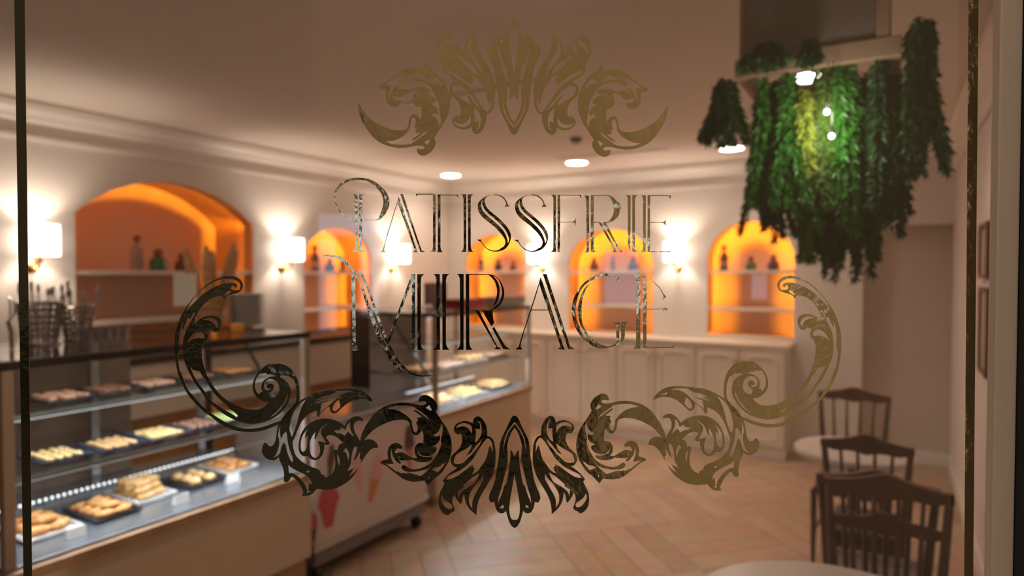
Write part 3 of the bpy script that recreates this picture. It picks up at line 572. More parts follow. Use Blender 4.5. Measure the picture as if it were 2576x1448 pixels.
# ------------------------------------------------------------------ pastries and trays
crust = mat('baked_crust', (.80, .38, .13), .45, noise=(.48, .19, .05), nscale=38, bump=.2, bscale=90)
gold_crust = mat('pale_crust', (.85, .56, .26), .5, noise=(.66, .34, .11), nscale=45, bump=.15, bscale=90)
yel = mat('lemon_pastry', (.90, .70, .32), .5, noise=(.78, .50, .18), nscale=50)
choc = mat('chocolate_pastry', (.26, .12, .07), .45, noise=(.40, .20, .12), nscale=60)
pink = mat('almond_pastry', (.78, .48, .34), .5, noise=(.58, .30, .19), nscale=60)
green = mat('pistachio_pastry', (.55, .62, .25), .5, noise=(.40, .48, .16), nscale=60)
black_p = mat('slate_tray', (.035, .036, .042), .35); white_p = mat('white_tray', (.80, .77, .74), .3); navy_p = mat('navy_tray', (.05, .06, .10), .3)
def m_croissant(s=1):
    b = MB(); P = []; R = []
    for k in range(15):
        a = math.radians(-75 + 150 * k / 14); P.append((.042 * s * math.sin(a), -.026 * s * math.cos(a) + .015 * s, .016 * s)); e = math.cos(a * 1.12); R.append((.005 + .015 * max(e, 0) * (1 if k % 2 else .84)) * s)
    return b.tube(P, R, 10)
def m_stick(s=1):
    b = MB(); P = []; R = []
    for k in range(11): P.append((-.062 * s + .0124 * s * k, .003 * math.sin(k * 1.3), .013 * s)); R.append((.009 if k in (0, 10) else (.013 if k % 2 else .011)) * s)
    return b.tube(P, R, 8)
def m_bun(s=1): return MB().ball(.030 * s, (0, 0, .018 * s), (1, 1, .68), 14, .015)
def m_bite(s=1):
    b = MB(); b.ball(.017 * s, (0, 0, .010 * s), (1.25, .9, .65), 10, .05); return b
def m_slab(s=1): return MB().box(-.028 * s, .028 * s, -.015 * s, .015 * s, 0, .02 * s, .005 * s)
def m_cook(s=1): return MB().lathe([(0, 0), (.02 * s, 0), (.026 * s, .006 * s), (.02 * s, .013 * s), (.006 * s, .017 * s), (0, .017 * s)], cap=False, seg=14)
PK = {'croissant': m_croissant, 'pastry_stick': m_stick, 'cream_bun': m_bun, 'bite_pastry': m_bite, 'pastry_slice': m_slab, 'cookie': m_cook}
PR = {}
def tray(loc, w_, d_, m, label, group, rz=0):
    t = thing('serving_tray', label, 'tray', loc, rz, group)
    b = MB(); b.box(-w_ / 2, w_ / 2, -d_ / 2, d_ / 2, .002, .008, .002); b.build('base', m, t)
    P = [(-w_ / 2, -d_ / 2), (w_ / 2, -d_ / 2), (w_ / 2, d_ / 2), (-w_ / 2, d_ / 2)]
    MB().tube([(x, y, .013) for x, y in P], .006, 6, True).build('rim', m, t); return t
def fill_tray(c, w_, d_, kind, m, label, group, nx, ny, layers=1, s=1.0, rz=0, cat='pastry', rot=0):
    key = (kind, m.name, s)
    for L in range(layers):
        for i in range(nx - L):
            for j in range(max(1, ny - L)):
                x = (i - (nx - L - 1) / 2) * w_ / nx + random.uniform(-.004, .004); y = (j - (max(1, ny - L) - 1) / 2) * d_ / ny + random.uniform(-.004, .004)
                v = Matrix.Rotation(rz, 3, 'Z') @ Vector((x, y, 0)); p = Vector(c) + v + Vector((0, 0, .009 + L * .021 * s))
                a = rz + rot + random.uniform(-.5, .5)
                if key in PR: copy_tree(PR[key], p, a, label, group)
                else:
                    o = PK[kind](s).build(kind, m, None, True, p, a); tag(o, label, cat, group); PR[key] = o

# ------------------------------------------------------------------ near display case
def case(name, label, x0, x1, y0, y1, z_deck, zs, z_top, near_brace, base_m, plinth=.24):
    t = thing(name, label, 'display case', ((x0 + x1) / 2, (y0 + y1) / 2, 0)); ox, oy = (x0 + x1) / 2, (y0 + y1) / 2
    def B(nm, m, a, bev=0, parent=None):
        return MB().box(a[0] - ox, a[1] - ox, a[2] - oy, a[3] - oy, a[4], a[5], bev).build(nm, m, parent or t)
    B('base_panel', base_m, (x0, x1 - .004, y0, y1, plinth, z_deck - .05)); B('plinth', mat('plinth_wood', (.36, .21, .12), .5), (x0 + .02, x1 - .03, y0 + .01, y1 - .01, 0, plinth - .001))
    B('front_rail', rail_m, (x1 - .05, x1 + .012, y0, y1, z_deck - .049, z_deck - .012), .004)
    B('deck', mat('deck_steel', (.22, .235, .26), .24, .55), (x0, x1 - .012, y0, y1, z_deck - .011, z_deck), .001)
    B('rear_doors', mat('rear_door_brown', (.26, .18, .14), .35), (x0, x0 + .012, y0 + .04, y0 + (y1 - y0) * .66, z_deck + .002, z_top - .03))
    for yy in (y0, y1 - .032):
        B('corner_post', mat('champagne_post', (.33, .23, .17), .4, .2), (x1 - .035, x1 - .002, yy, yy + .032, z_deck + .001, z_top - .026), .003)
    for yy in (y0, y1 - .025): B('rear_post', darkm, (x0, x0 + .025, yy, yy + .025, z_deck + .001, z_top - .026), .002)
    B('front_glass', cpane, (x1 - .010, x1 - .004, y0 + .033, y1 - .033, z_deck + .001, z_top - .026))
    B('end_glass', cpane, (x0 + .03, x1 - .04, y1 - .010, y1 - .005, z_deck + .001, z_top - .026)); B('end_glass', cpane, (x0 + .03, x1 - .04, y0 + .005, y0 + .010, z_deck + .001, z_top - .026))
    B('top_glass', cpane, (x0 + .03, x1 - .02, y0 + .02, y1 - .02, z_top - .012, z_top))
    f = MB()
    for a in ((x1 - .022, x1, y0, y1), (x0, x0 + .03, y0, y1), (x0 + .03, x1 - .022, y0, y0 + .02), (x0 + .03, x1 - .022, y1 - .02, y1)): f.box(a[0] - ox, a[1] - ox, a[2] - oy, a[3] - oy, z_top - .025, z_top + .001)
    f.build('top_frame', darkm, t)
    yb = near_brace
    MB().tube([(x0 + .32 - ox, yb - oy, z_top - .03), (x1 - .045 - ox, yb - oy, z_deck + .16)], .008, 6).build('diagonal_brace', darkm, t)
    for k, (z, xa, xb) in enumerate(zs):
        sh = B('glass_shelf', cpane, (xa, xb, y0 + .04, y1 - .04, z - .008, z)); B('shelf_edge', mat('edge_glass_green', (.20, .24, .22), .2), (xb + .0005, xb + .004, y0 + .04, y1 - .04, z - .009, z), 0)
        n = 3 if y1 - y0 > 1.1 else 2
        for q in range(n):
            yy = y0 + .06 + (y1 - y0 - .12) * q / (n - 1); B('shelf_bracket', steel, (xa, xb - .06, yy - .004, yy + .004, z - .022, z - .009))
    for q in range(3):
        yy = y0 + .10 + (y1 - y0 - .2) * q / 2; B('shelf_upright', steel, (x0 + .06, x0 + .085, yy - .016, yy + .016, z_deck + .001, z_top - .03))
    for z, xx, ke in [(zs[0][0] - .022, zs[0][2] - .02, 1.5), (zs[1][0] - .022, zs[1][2] - .02, .6), (z_top - .034, x1 - .10, .45)]:
        B('led_profile', steel, (xx - .009, xx + .012, y0 + .05, y1 - .05, z + .002, z + .010)); B('led_strip', led_w, (xx - .006, xx + .006, y0 + .05, y1 - .05, z, z + .0018))
        light('case_led', 'AREA', (xx, (y0 + y1) / 2, z - .004), ke * E_CASE * (y1 - y0), COOL, .01, (0, math.radians(-12), 0), y1 - y0 - .1)
    b = MB()
    n = int((y1 - y0) / .022)
    for q in range(n):
        b.cyl(.004, 0, .004, (x0 + .185 - ox, y0 + .03 + q * .022 - oy, z_deck + .013), 6)
    b.build('led_dots', led_w, t); tag(t.children[-1], kind='stuff')
    B('led_channel', steel, (x0 + .17, x0 + .20, y0 + .02, y1 - .02, z_deck + .001, z_deck + .012))
    return t
Y0, Y1 = -5.154, -3.953
case('display_case', 'long glass pastry display case at the lower left with lit trays', 1.33, 2.077, Y0, Y1, .645, [(.895, 1.45, 1.99), (1.085, 1.50, 1.93)], 1.28, Y1 - .05, case_m)
def at(px, py, z, lo=None, hi=None):
    p = on_z(px, py, z)
    if lo is not None: p.x = min(max(p.x, lo), hi)
    return p
deck = [(95, 1326, .17, .24, white_p, 'croissant', crust, 2, 3, 2, .95, 'near left corner of the deck, cut by the gold border'), (258, 1282, .155, .24, black_p, 'croissant', crust, 2, 4, 2, .82, 'second tray of the lit deck'), (352, 1240, .155, .24, white_p, 'pastry_stick', gold_crust, 1, 5, 3, .98, 'third tray of the lit deck'),
        (487, 1207, .15, .21, black_p, 'cream_bun', gold_crust, 2, 3, 1, .85, 'fourth tray of the lit deck'), (572, 1172, .155, .22, white_p, 'croissant', crust, 2, 4, 2, .75, 'far right tray of the lit deck')]
WORD = {'croissant': 'golden brown croissant', 'pastry_stick': 'long golden pastry stick', 'cream_bun': 'round pale golden bun', 'bite_pastry': 'small pastry bite', 'pastry_slice': 'narrow pastry slice', 'cookie': 'round cookie'}
for (px, py, w_, d_, tm, kd, pm, nx, ny, ly, s, lb) in deck:
    p = at(px, py, .655); cw = {'white_tray': 'white', 'slate_tray': 'black', 'navy_tray': 'dark blue'}[tm.name]
    q = Vector((min(max(p.x, 1.33 + .21 + d_ / 2), 2.04 - d_ / 2), p.y, .646))
    q.y = min(max(q.y, Y0 + .05 + w_ / 2), Y1 - .05 - w_ / 2) if False else q.y
    tray(q, d_, w_, tm, cw + ' serving tray of ' + WORD[kd].split()[-1] + 's, ' + lb, 'trays on the lit deck')
    fill_tray(q, d_ * .85, w_ * .85, kd, pm, WORD[kd] + ' piled on the ' + lb.split(',')[0], 'pastries on the ' + lb.split(',')[0], ny, nx, ly, s, 0, rot=PI / 2)
sh2 = [(140, 1150, 'bite_pastry', yel, 'at the left end'), (283, 1122, 'bite_pastry', gold_crust, 'second from the left'), (400, 1096, 'pastry_slice', yel, 'in the middle'), (490, 1073, 'bite_pastry', choc, 'second from the right'), (570, 1052, 'cookie', green, 'at the right end')]
for i, (px, py, kd, pm, lb) in enumerate(sh2):
    p = at(px, py, .90, 1.80, 1.87); q = Vector((p.x, p.y, .896))
    tray(q, .19, .15, navy_p, 'dark blue tray of ' + pm.name.split('_')[0] + ' bites ' + lb + ' of the lower glass shelf', 'trays on the lower glass shelf')
    fill_tray(q, .155, .12, kd, pm, pm.name.replace('_', ' ') + ' bite on the lower shelf tray ' + lb, 'bites on the lower shelf tray ' + lb, 5, 4, 1, .75)
    p2 = Vector((1.57, p.y + .04, .896)) if i else None
sh1 = [(150, 1004, 'pastry_slice', pink, 'at the left end'), (262, 984, 'pastry_slice', choc, 'second from the left'), (385, 970, 'bite_pastry', pink, 'in the middle'), (482, 952, 'bite_pastry', choc, 'second from the right'), (566, 936, 'bite_pastry', crust, 'at the right end')]
for i, (px, py, kd, pm, lb) in enumerate(sh1):
    p = at(px, py, 1.09, 1.77, 1.81); q = Vector((p.x, p.y, 1.086))
    tray(q, .18, .15, black_p, 'black tray of ' + pm.name.split('_')[0] + ' bites ' + lb + ' of the upper glass shelf', 'trays on the upper glass shelf')
    fill_tray(q, .145, .12, kd, pm, pm.name.replace('_', ' ') + ' bite on the upper shelf tray ' + lb, 'bites on the upper shelf tray ' + lb, 4, 4, 1, .8)
# paper price cards clipped along the deck
for i, (px, py) in enumerate(((190, 1340), (455, 1255), (585, 1205))):
    p = at(px, py, .66); t = thing('price_card', ('small white price card at the front of the deck, ' + ['near the left', 'in the middle', 'near the right'][i]), 'price card', (min(p.x, 2.03), p.y, .646), 0, 'price cards on the deck')
    MB().prism([(-.012, 0), (.012, 0), (.004, .035), (.001, .035)], 'y', -.03, .03).build('card', white_p, t)

# ------------------------------------------------------------------ things on top of the near case
def top_at(px, py, z=1.2815, x=None):
    if x is None: return on_z(px, py, z)
    return on_x(px, py, x)
ZT = 1.2815
# stack of plates
p = on_x(617, 840, 1.52); pz = ZT
porc = mat('grey_porcelain', (.84, .77, .71), .35)
def plate_mesh(): return MB().lathe([(0, 0), (.060, 0), (.075, .006), (.098, .011), (.100, .013), (.096, .014), (.072, .010), (.055, .006), (0, .006)], cap=False, seg=32)
first = None
for k in range(14):
    loc = (p.x, p.y, pz + k * .0115); lb = 'white plate at the ' + ('bottom' if k == 0 else 'top') + ' of the stack on the display case' if k in (0, 13) else 'white plate inside the tall stack on the display case'
    if first is None: first = plate_mesh().build('dinner_plate', porc, None, True, loc); tag(first, lb, 'plate', 'plates stacked on the case')
    else: copy_tree(first, loc, label=lb)
# baguettes in a tall basket
bx = on_x(528, 850, 1.50); t = thing('bread_basket', 'narrow tall wicker basket holding baguettes on the display case', 'basket', (bx.x, bx.y, ZT))
wick = mat('wicker', (.50, .28, .13), .7, noise=(.36, .18, .08), nscale=90, bump=.3, bscale=200)
b = MB(); b.lathe([(.055, 0), (.058, .02), (.062, .10), (.066, .17), (.062, .17), (.056, .02), (0, .012)], cap=False, seg=24)
for z in (.02, .06, .10, .14): b.tube([((.062 + z * .03) * math.cos(a * PI / 8), (.062 + z * .03) * math.sin(a * PI / 8), z) for a in range(16)], .004, 5, True)
b.build('basket_body', wick, t, True)
bag = mat('baguette_crust', (.60, .33, .15), .6, noise=(.46, .22, .09), nscale=40, bump=.2)
for i, (dx, dy, lx, ly, L) in enumerate(((.0, -.035, -.03, -.07, .37), (.015, -.01, .01, -.02, .38), (-.02, .012, 0, .02, .36), (.01, .03, .02, .09, .40), (-.012, .035, -.01, .14, .36))):
    P = [Vector((dx + lx * f, dy + ly * f, .02 + L * f)) for f in [k / 9 for k in range(10)]]
    o = MB().tube(P, [.010, .017, .021, .022, .022, .022, .022, .021, .017, .008], 10).build('baguette', bag, None, True, (bx.x, bx.y, ZT)); tag(o, 'brown baguette leaning ' + ['far left', 'slightly left', 'upright in the middle', 'to the right', 'farthest right'][i] + ' in the basket', 'baguette', 'baguettes in the basket')
# white card
p = on_x(468, 838, 1.62); t = thing('menu_card', 'blank white menu card standing left of the baguettes', 'card', (p.x, p.y, ZT)); MB().box(-.002, .002, -.055, .055, .12, .265).build('card', white_p, t); MB().box(-.02, .02, -.02, .02, 0, .006, .002).tube([(0, 0, .006), (0, 0, .125)], .003, 6).build('stand', steel, t)
# cutlery pots
wire = mat('dark_wire', (.34, .30, .29), .25, 1.0)
def pot(px, x, label, n, h, r):
    p = on_x(px, 870, x); t = thing('cutlery_pot', label, 'cutlery pot', (p.x, p.y, ZT)); b = MB(); b.cyl(r, 0, .006, seg=20); R0 = r
    for q in range(7):
        z = .004 + q * h / 6; r = R0 * (.82 + .06 * q); b.tube([(r * math.cos(a * PI / 10), r * math.sin(a * PI / 10), z) for a in range(20)], .004 if q % 2 else .006, 5, True)
    for a in range(20): b.tube([(R0 * .82 * math.cos(a * PI / 10), R0 * .82 * math.sin(a * PI / 10), .003), (r * math.cos(a * PI / 10), r * math.sin(a * PI / 10), h)], .003, 4)
    b.build('wire_body', wire, t)
    for k in range(n):
        a = 2 * PI * k / n; rr = r * .55; tl = .02 + .015 * (k % 3); P0 = Vector((rr * math.cos(a), rr * math.sin(a), .01)); P1 = Vector(((rr + tl) * math.cos(a), (rr + tl) * math.sin(a), h + .035 + .012 * (k % 3)))
        b = MB().tube([P0, P1], .0028, 6); b.ball(.013, P1 + Vector((0, 0, .012)), (.8, .35, 1.4), 10)
        o = b.build('spoon', steel, None, True, (p.x, p.y, ZT)); tag(o, 'steel spoon standing in the ' + label.split(' wire')[0].split('the ')[-1] + ' wire cutlery pot', 'spoon', 'spoons in the ' + label.split(' wire')[0] + ' pot')
pot(103, 1.62, 'large dark wire cutlery pot beside the left gold border', 9, .15, .062); pot(196, 1.60, 'smaller dark wire cutlery pot right of the larger one', 8, .13, .050)
# sugar shaker at the left edge
p = on_x(30, 880, 1.70); t = thing('wire_whisk', 'dark wire whisk standing at the far left end of the case top', 'whisk', (p.x, p.y, ZT))
MB().tube([(0, 0, 0), (0, 0, .06), (.0, -.01, .10)], .008, 8).build('handle', wire, t, True)
b = MB()
for k in range(5):
    a = PI * k / 5; b.tube([(math.cos(a) * .022 * math.sin(PI * f / 8), -.01 + math.sin(a) * .022 * math.sin(PI * f / 8), .10 + .07 * (1 - math.cos(PI * f / 8)) / 2 * 1.2) for f in range(9)], .0016, 4)
b.build('wire_loops', wire, t)
# glasses
gt = glass_mat('tumbler_glass', 3.0, tint=(.9, .9, .9))
first = None
for k, px in enumerate((215, 238, 261, 284, 307)):
    for r in range(2):
        p = on_x(px + r * 8, 860, 1.74 - r * .1); loc = (p.x, p.y, ZT)
        if first is None: first = MB().lathe([(.0, .004), (.017, .002), (.019, 0), (.021, .055), (.0195, .055), (.017, .006), (0, .006)], cap=False, seg=18).build('small_glass', gt, None, True, loc); tag(first, 'small clear glass in the rows right of the cutlery pots', 'glass', 'small glasses on the case')
        else: copy_tree(first, loc)
p = on_x(597, 850, 1.78); t = thing('orange_jar', 'small orange glazed jar in front of the plate stack', 'jar', (p.x, p.y, ZT)); MB().lathe([(0, 0), (.026, 0), (.03, .01), (.03, .03), (.022, .036), (0, .037)], cap=False).build('jar_body', mat('orange_glaze', (.85, .35, .05), .3), t, True)

# ------------------------------------------------------------------ ice cream freezer between the cases
t = thing('ice_cream_freezer', 'low chest freezer with ice cream pictures on its front, between the two cases', 'freezer', (1.64, -3.36, 0))
fw = mat('freezer_white', (.62, .50, .46), .4); FX = .30
MB().box(-.30, .30, -.452, .452, .19, .77, .012).build('body', fw, t)
MB().box(-.31, .312, -.458, .458, .771, .80, .006).build('top_rim', mat('freezer_rim', (.30, .27, .25), .35), t)
MB().box(-.27, .27, -.43, .43, .8005, .806).build('sliding_glass_lid', mat('lid_glass', (.22, .22, .22), .08, .2), t)
MB().box(.27, .305, -.456, .456, .165, .20, .004).build('lower_bumper', steel, t); MB().box(-.28, .29, -.44, .44, .09, .164).build('motor_base', mat('motor_grey', (.20, .16, .15), .5), t)
for sx in (-.25, .25):
    for sy in (-.40, .40): MB().cyl(.035, -.015, .015, (sx, sy, .036), 14, Matrix.Rotation(PI / 2, 4, 'X')).build('castor_wheel', darkm, t)
red = mat('berry_red_print', (.50, .07, .09), .5); brn = mat('cocoa_print', (.10, .045, .035), .5); org = mat('wafer_print', (.55, .22, .08), .5); pnk = mat('strawberry_print', (.66, .36, .34), .5)
def printed(y, z, w_, h_, m1, m2, tilt):
    b = MB(); P = [(-w_ * .28, -h_ * .5), (w_ * .1, -h_ * .52), (w_ * .42, 0), (-w_ * .45, .02)]; M = Matrix.Rotation(tilt, 2)
    def X(q): v = M @ Vector(q); return (.3015, y + v.x, z + v.y)
    b.poly([X(q) for q in P]); c = b.build('printed_cone', m2, t)
    b = MB(); Q = [(-w_ * .5, 0)] + [(w_ * .5 * math.cos(PI - PI * k / 12) * (1 + .06 * math.sin(k * 2.5)), h_ * .5 * math.sin(PI * k / 12) * (1 + .06 * math.cos(k * 3))) for k in range(1, 12)] + [(w_ * .5, 0), (0, -.015)]
    b.poly([(.3018, y + (M @ Vector(q)).x, z + (M @ Vector(q)).y) for q in Q]).build('printed_scoop', m1, t)
for (px, py, w_, h_, m1, m2, tl) in ((828, 1270, .14, .22, red, red, .1), (790, 1325, .05, .14, red, brn, 0), (832, 1165, .05, .20, brn, brn, -.1), (945, 1200, .10, .26, pnk, org, -.3), (900, 1190, .07, .2, pnk, pnk, .2), (1030, 1125, .09, .28, brn, org, .05)):
    p = on_x(px, py, 1.941); printed(p.y + 3.36, p.z, w_, h_, m1, m2, tl)

# ------------------------------------------------------------------ far display case
Z0, Z1 = -2.635, -1.335
case('display_case', 'far glass pastry display case behind the lower word', 1.04, 1.80, Z0, Z1, .63, [(.86, 1.12, 1.70), (1.06, 1.16, 1.62)], 1.28, Z0 + .05, case_m, .06)
fc = COL.objects['display_case.001']
MB().box(-.37, -.20, -.648, -.642, .64, 1.24).build('end_panel', darkm, fc)
d2 = [(1150, 1010, white_p, 'croissant', gold_crust, 'near end', 4, 3), (1210, 1003, white_p, 'pastry_slice', yel, 'middle', 4, 4), (1270, 992, black_p, 'bite_pastry', gold_crust, 'far end', 5, 4)]
for (px, py, tm, kd, pm, lb, nx, ny) in d2:
    q = Vector((1.58, {'near end': -2.40, 'middle': -2.02, 'far end': -1.62}[lb], .631)); tray(q, .26, .28, tm, ('white' if tm is white_p else 'black') + ' pastry tray at the ' + lb + ' of the far case deck', 'trays on the far case deck')
    fill_tray(q, .23, .25, kd, pm, WORD[kd] + ' on the far case deck, ' + lb + ' tray', 'pastries on the far deck ' + lb, nx, ny, 2, 1.0, rot=PI / 2)
d3 = [(1075, 930, black_p, 'bite_pastry', crust, 'near end', 4, 4), (1130, 925, white_p, 'cookie', pink, 'second', 4, 4), (1190, 915, white_p, 'cream_bun', gold_crust, 'third', 3, 3), (1250, 905, black_p, 'bite_pastry', pink, 'far end', 4, 4)]
yy = Z0 + .18
for (px, py, tm, kd, pm, lb, nx, ny) in d3:
    q = Vector((1.50, yy, .861)); yy += .31; tray(q, .22, .25, tm, ('white' if tm is white_p else 'black') + ' pastry tray on the far case lower shelf, ' + lb, 'trays on the far case shelf')
    fill_tray(q, .19, .22, kd, pm, pm.name.replace('_', ' ') + ' piece on the far case shelf, ' + lb + ' tray', 'pastries on the far shelf ' + lb, nx, ny, 1, 1.0)
def box_thing(nm, lb, cat, px, py, x, w_, d_, h_, m, lidm):
    p = on_x(px, py, x); t = thing(nm, lb, cat, (p.x, p.y, ZT)); MB().box(-d_ / 2, d_ / 2, -w_ / 2, w_ / 2, 0, h_ * .8, .003).build('body', m, t); MB().box(-d_ / 2 - .003, d_ / 2 + .003, -w_ / 2 - .003, w_ / 2 + .003, h_ * .8, h_, .003).build('lid', lidm, t)
greyp = mat('till_grey', (.16, .13, .125), .4)
t = thing('cash_register', 'dark grey register screen standing on the far display case', 'cash register', (1.55, on_x(1096, 790, 1.55).y, ZT))
MB().box(-.05, .05, -.06, .06, 0, .02, .003).build('foot', greyp, t); MB().box(-.012, .012, -.02, .02, .02, .06).build('neck', greyp, t); MB().box(-.015, .015, -.115, .115, .045, .20, .004).build('screen', greyp, t)
box_thing('cake_box', 'flat red cake box on the far display case', 'box', 1166, 786, 1.60, .30, .2, .075, mat('red_card', (.50, .05, .05), .5), mat('red_card', (.5, .05, .05)))
box_thing('paper_box', 'flat grey-green box stack at the far end of the display case top', 'box', 1262, 783, 1.55, .42, .22, .07, mat('sage_card', (.30, .29, .24), .6), mat('grey_card', (.24, .2, .2), .6))
# ------------------------------------------------------------------ bottles and jars in the niches
cork = mat('cork_ball', (.30, .13, .07), .7, noise=(.22, .09, .05), nscale=60)
bl_dark = mat('dark_liquor', (.05, .035, .04), .12); bl_blue = mat('blue_glass', (.05, .10, .28), .12); bl_green = mat('green_glass', (.06, .14, .05), .15); clear_b = mat('clear_bottle', (.62, .50, .46), .1, trans=.6); bl_amb = mat('amber_contents', (.16, .06, .03), .3)
def vessel(kind, loc, m, lb, s=1.0, grp=None):
    t = thing('stoppered_bottle' if kind == 'b' else 'stoppered_jar', lb, 'bottle' if kind == 'b' else 'jar', loc, 0, grp)
    if kind == 'b': pr = [(0, 0), (.036, 0), (.038, .006), (.038, .12), (.030, .145), (.014, .165), (.013, .185), (.017, .19), (0, .19)]; top = .19; cr = .024
    else: pr = [(0, 0), (.045, 0), (.05, .008), (.05, .055), (.04, .075), (.026, .082), (.028, .09), (0, .09)]; top = .09; cr = .028
    MB().lathe([(r * s, z * s) for r, z in pr], cap=False, seg=24).build('glass_body', m, t, True)
    MB().ball(cr * s, (0, 0, (top + cr * .8) * s), seg=14).build('cork_stopper', cork, t, True)
    if kind == 'b': MB().lathe([(.0386 * s, .03 * s), (.0386 * s, .09 * s)], cap=False, seg=24).build('label_band', mat('paper_band', (.30, .22, .20), .7), t, True)
ZL, ZB = 1.5655, 1.5755
for px, k, m, s, lb in ((345, 'b', clear_b, 1.08, 'tall clear bottle with cork ball, leftmost in the wide arch'), (398, 'j', bl_green, 1.15, 'round green jar with cork ball in the middle of the wide arch'), (457, 'j', bl_amb, .95, 'small dark jar with cork ball, right in the wide arch')):
    p = on_x(px, 665, -.16); vessel(k, (-.16, p.y, ZL), m, lb, s, 'vessels in the wide arch')
for px, k, m, s, lb in ((792, 'b', bl_dark, 1.0, 'dark bottle, leftmost in the narrow left wall arch'), (830, 'j', bl_blue, .9, 'low blue-black jar in the middle of the narrow left wall arch'), (862, 'b', bl_blue, .62, 'small blue bottle, rightmost in the narrow left wall arch')):
    p = on_x(px, 665, -.13); vessel(k, (-.13, p.y, ZL), m, lb, s, 'vessels in the narrow arch')
for px, k, m, s, lb in ((1210, 'b', bl_dark, .82, 'dark bottle, leftmost in the far wall left arch'), (1253, 'j', bl_dark, .9, 'dark jar in the middle of the far wall left arch'), (1291, 'j', bl_amb, .8, 'small brown jar, rightmost in the far wall left arch')):
    p = on_y(px, 665, .13); vessel(k, (p.x, .13, ZB), m, lb, s, 'vessels in the left far arch')
for px, k, m, s, lb in ((1494, 'j', bl_amb, .95, 'brown jar with cork ball, leftmost in the middle far arch'), (1542, 'b', bl_blue, .62, 'small blue bottle in the middle of the middle far arch'), (1593, 'j', bl_blue, 1.0, 'blue-black jar, rightmost in the middle far arch')):
    p = on_y(px, 665, .13); vessel(k, (p.x, .13, ZB), m, lb, s, 'vessels in the middle far arch')
for px, k, m, s, lb in ((1821, 'b', bl_dark, 1.0, 'tall dark bottle, leftmost in the right far arch'), (1889, 'j', bl_green, .95, 'green jar with cork ball in the middle of the right far arch'), (1946, 'j', bl_dark, 1.0, 'dark tapering jar, rightmost in the right far arch')):
    p = on_y(px, 665, .13); vessel(k, (p.x, .13, ZB), m, lb, s, 'vessels in the right far arch')

# ------------------------------------------------------------------ hanging planter
wood = mat('planter_wood', (.40, .24, .155), .55, noise=(.34, .20, .125), nscale=10)
px0, px1, py0, py1 = 3.958, 4.398, -3.975, -3.53
t = thing('hanging_planter', 'pale wooden frame hung from the ceiling with trailing green plants', 'hanging planter', ((px0 + px1) / 2, (py0 + py1) / 2, 2.2)); ox, oy = (px0 + px1) / 2, (py0 + py1) / 2
def PB(nm, a, m=wood): return MB().box(a[0] - ox, a[1] - ox, a[2] - oy, a[3] - oy, a[4] - 2.2, a[5] - 2.2, .002).build(nm, m, t)
PB('frame_beam', (px0, px1, py0, py0 + .03, 2.148, 2.202)); PB('frame_beam', (px0, px1, py1, py1 + .03, 2.148, 2.202)); PB('frame_beam', (px0, px0 + .03, py0 + .031, py1 - .001, 2.148, 2.202)); PB('frame_beam', (px1 - .03, px1, py0 + .031, py1 - .001, 2.148, 2.202))
PB('hanging_post', (px0 + .012, px0 + .024, py0 + .004, py0 + .02, 2.203, H)); PB('hanging_post', (px1 - .060, px1 - .028, py0 + .003, py0 + .027, 2.203, H)); PB('hanging_post', (px0 + .012, px0 + .024, py1 + .004, py1 + .02, 2.203, H)); PB('hanging_post', (px1 - .060, px1 - .028, py1 + .003, py1 + .027, 2.203, H))
PB('back_board', (px0 + .025, px1 - .061, py0 + .008, py0 + .016, 2.204, H - .001), mat('board_umber', (.20, .14, .115), .6))
for k in (2, 3): PB('cross_slat', (px0 + .031, px1 - .031, py0 + .08 + k * .09, py0 + .10 + k * .09, 2.152, 2.164))
leafs = [mat('fern_deep_green', (.028, .085, .022), .45), mat('fern_bright_green', (.06, .24, .025), .45), mat('fern_olive', (.11, .19, .025), .5), mat('fern_yellow_green', (.30, .34, .04), .5)]
def vine(x, y, L, n, spread, mi, lb, up=0.02, z0=2.15, k=4):
    b = bmesh.new(); mb = MB()
    for s in range(k):
        ax = random.uniform(-spread, spread) * .5; ay = random.uniform(-spread, spread) * .5; sx = random.uniform(-.03, .03); l = L * random.uniform(.80, 1.0); P = []
        for q in range(9):
            f = q / 8; P.append(Vector((ax * (.4 + .6 * f) + sx * f * f + .006 * math.sin(5 * f + s), ay, up * (1 - f) * 1.0 - l * f)))
        mb.tube(P, .0016, 4)
        for q in range(n):
            f = random.random() ** .85; i = min(int(f * 8), 7); p = P[i].lerp(P[i + 1], f * 8 - i); wd = (.85 + .35 * math.sin(PI * min(1, f * 1.05)))
            az = random.uniform(0, 2 * PI); el = random.uniform(-1.3, .15); d = Vector((math.cos(az) * math.cos(el), math.sin(az) * math.cos(el), math.sin(el)))
            ln = random.uniform(.012, .030) * wd; sd = d.cross(Vector((random.uniform(-1, 1), random.uniform(-1, 1), .5))).normalized() * ln * .17
            e = p + d * ln + Vector((0, 0, -ln * .35)); m_ = p + d * ln * .5
            vs = [mb.bm.verts.new(v) for v in (p, m_ + sd, e, m_ - sd)]; mb.bm.faces.new(vs)
    o = mb.build('hanging_vine', leafs[mi], None, False, (x, y, z0)); b.free(); return tag(o, lb, 'hanging plant', 'trailing plants on the planter')
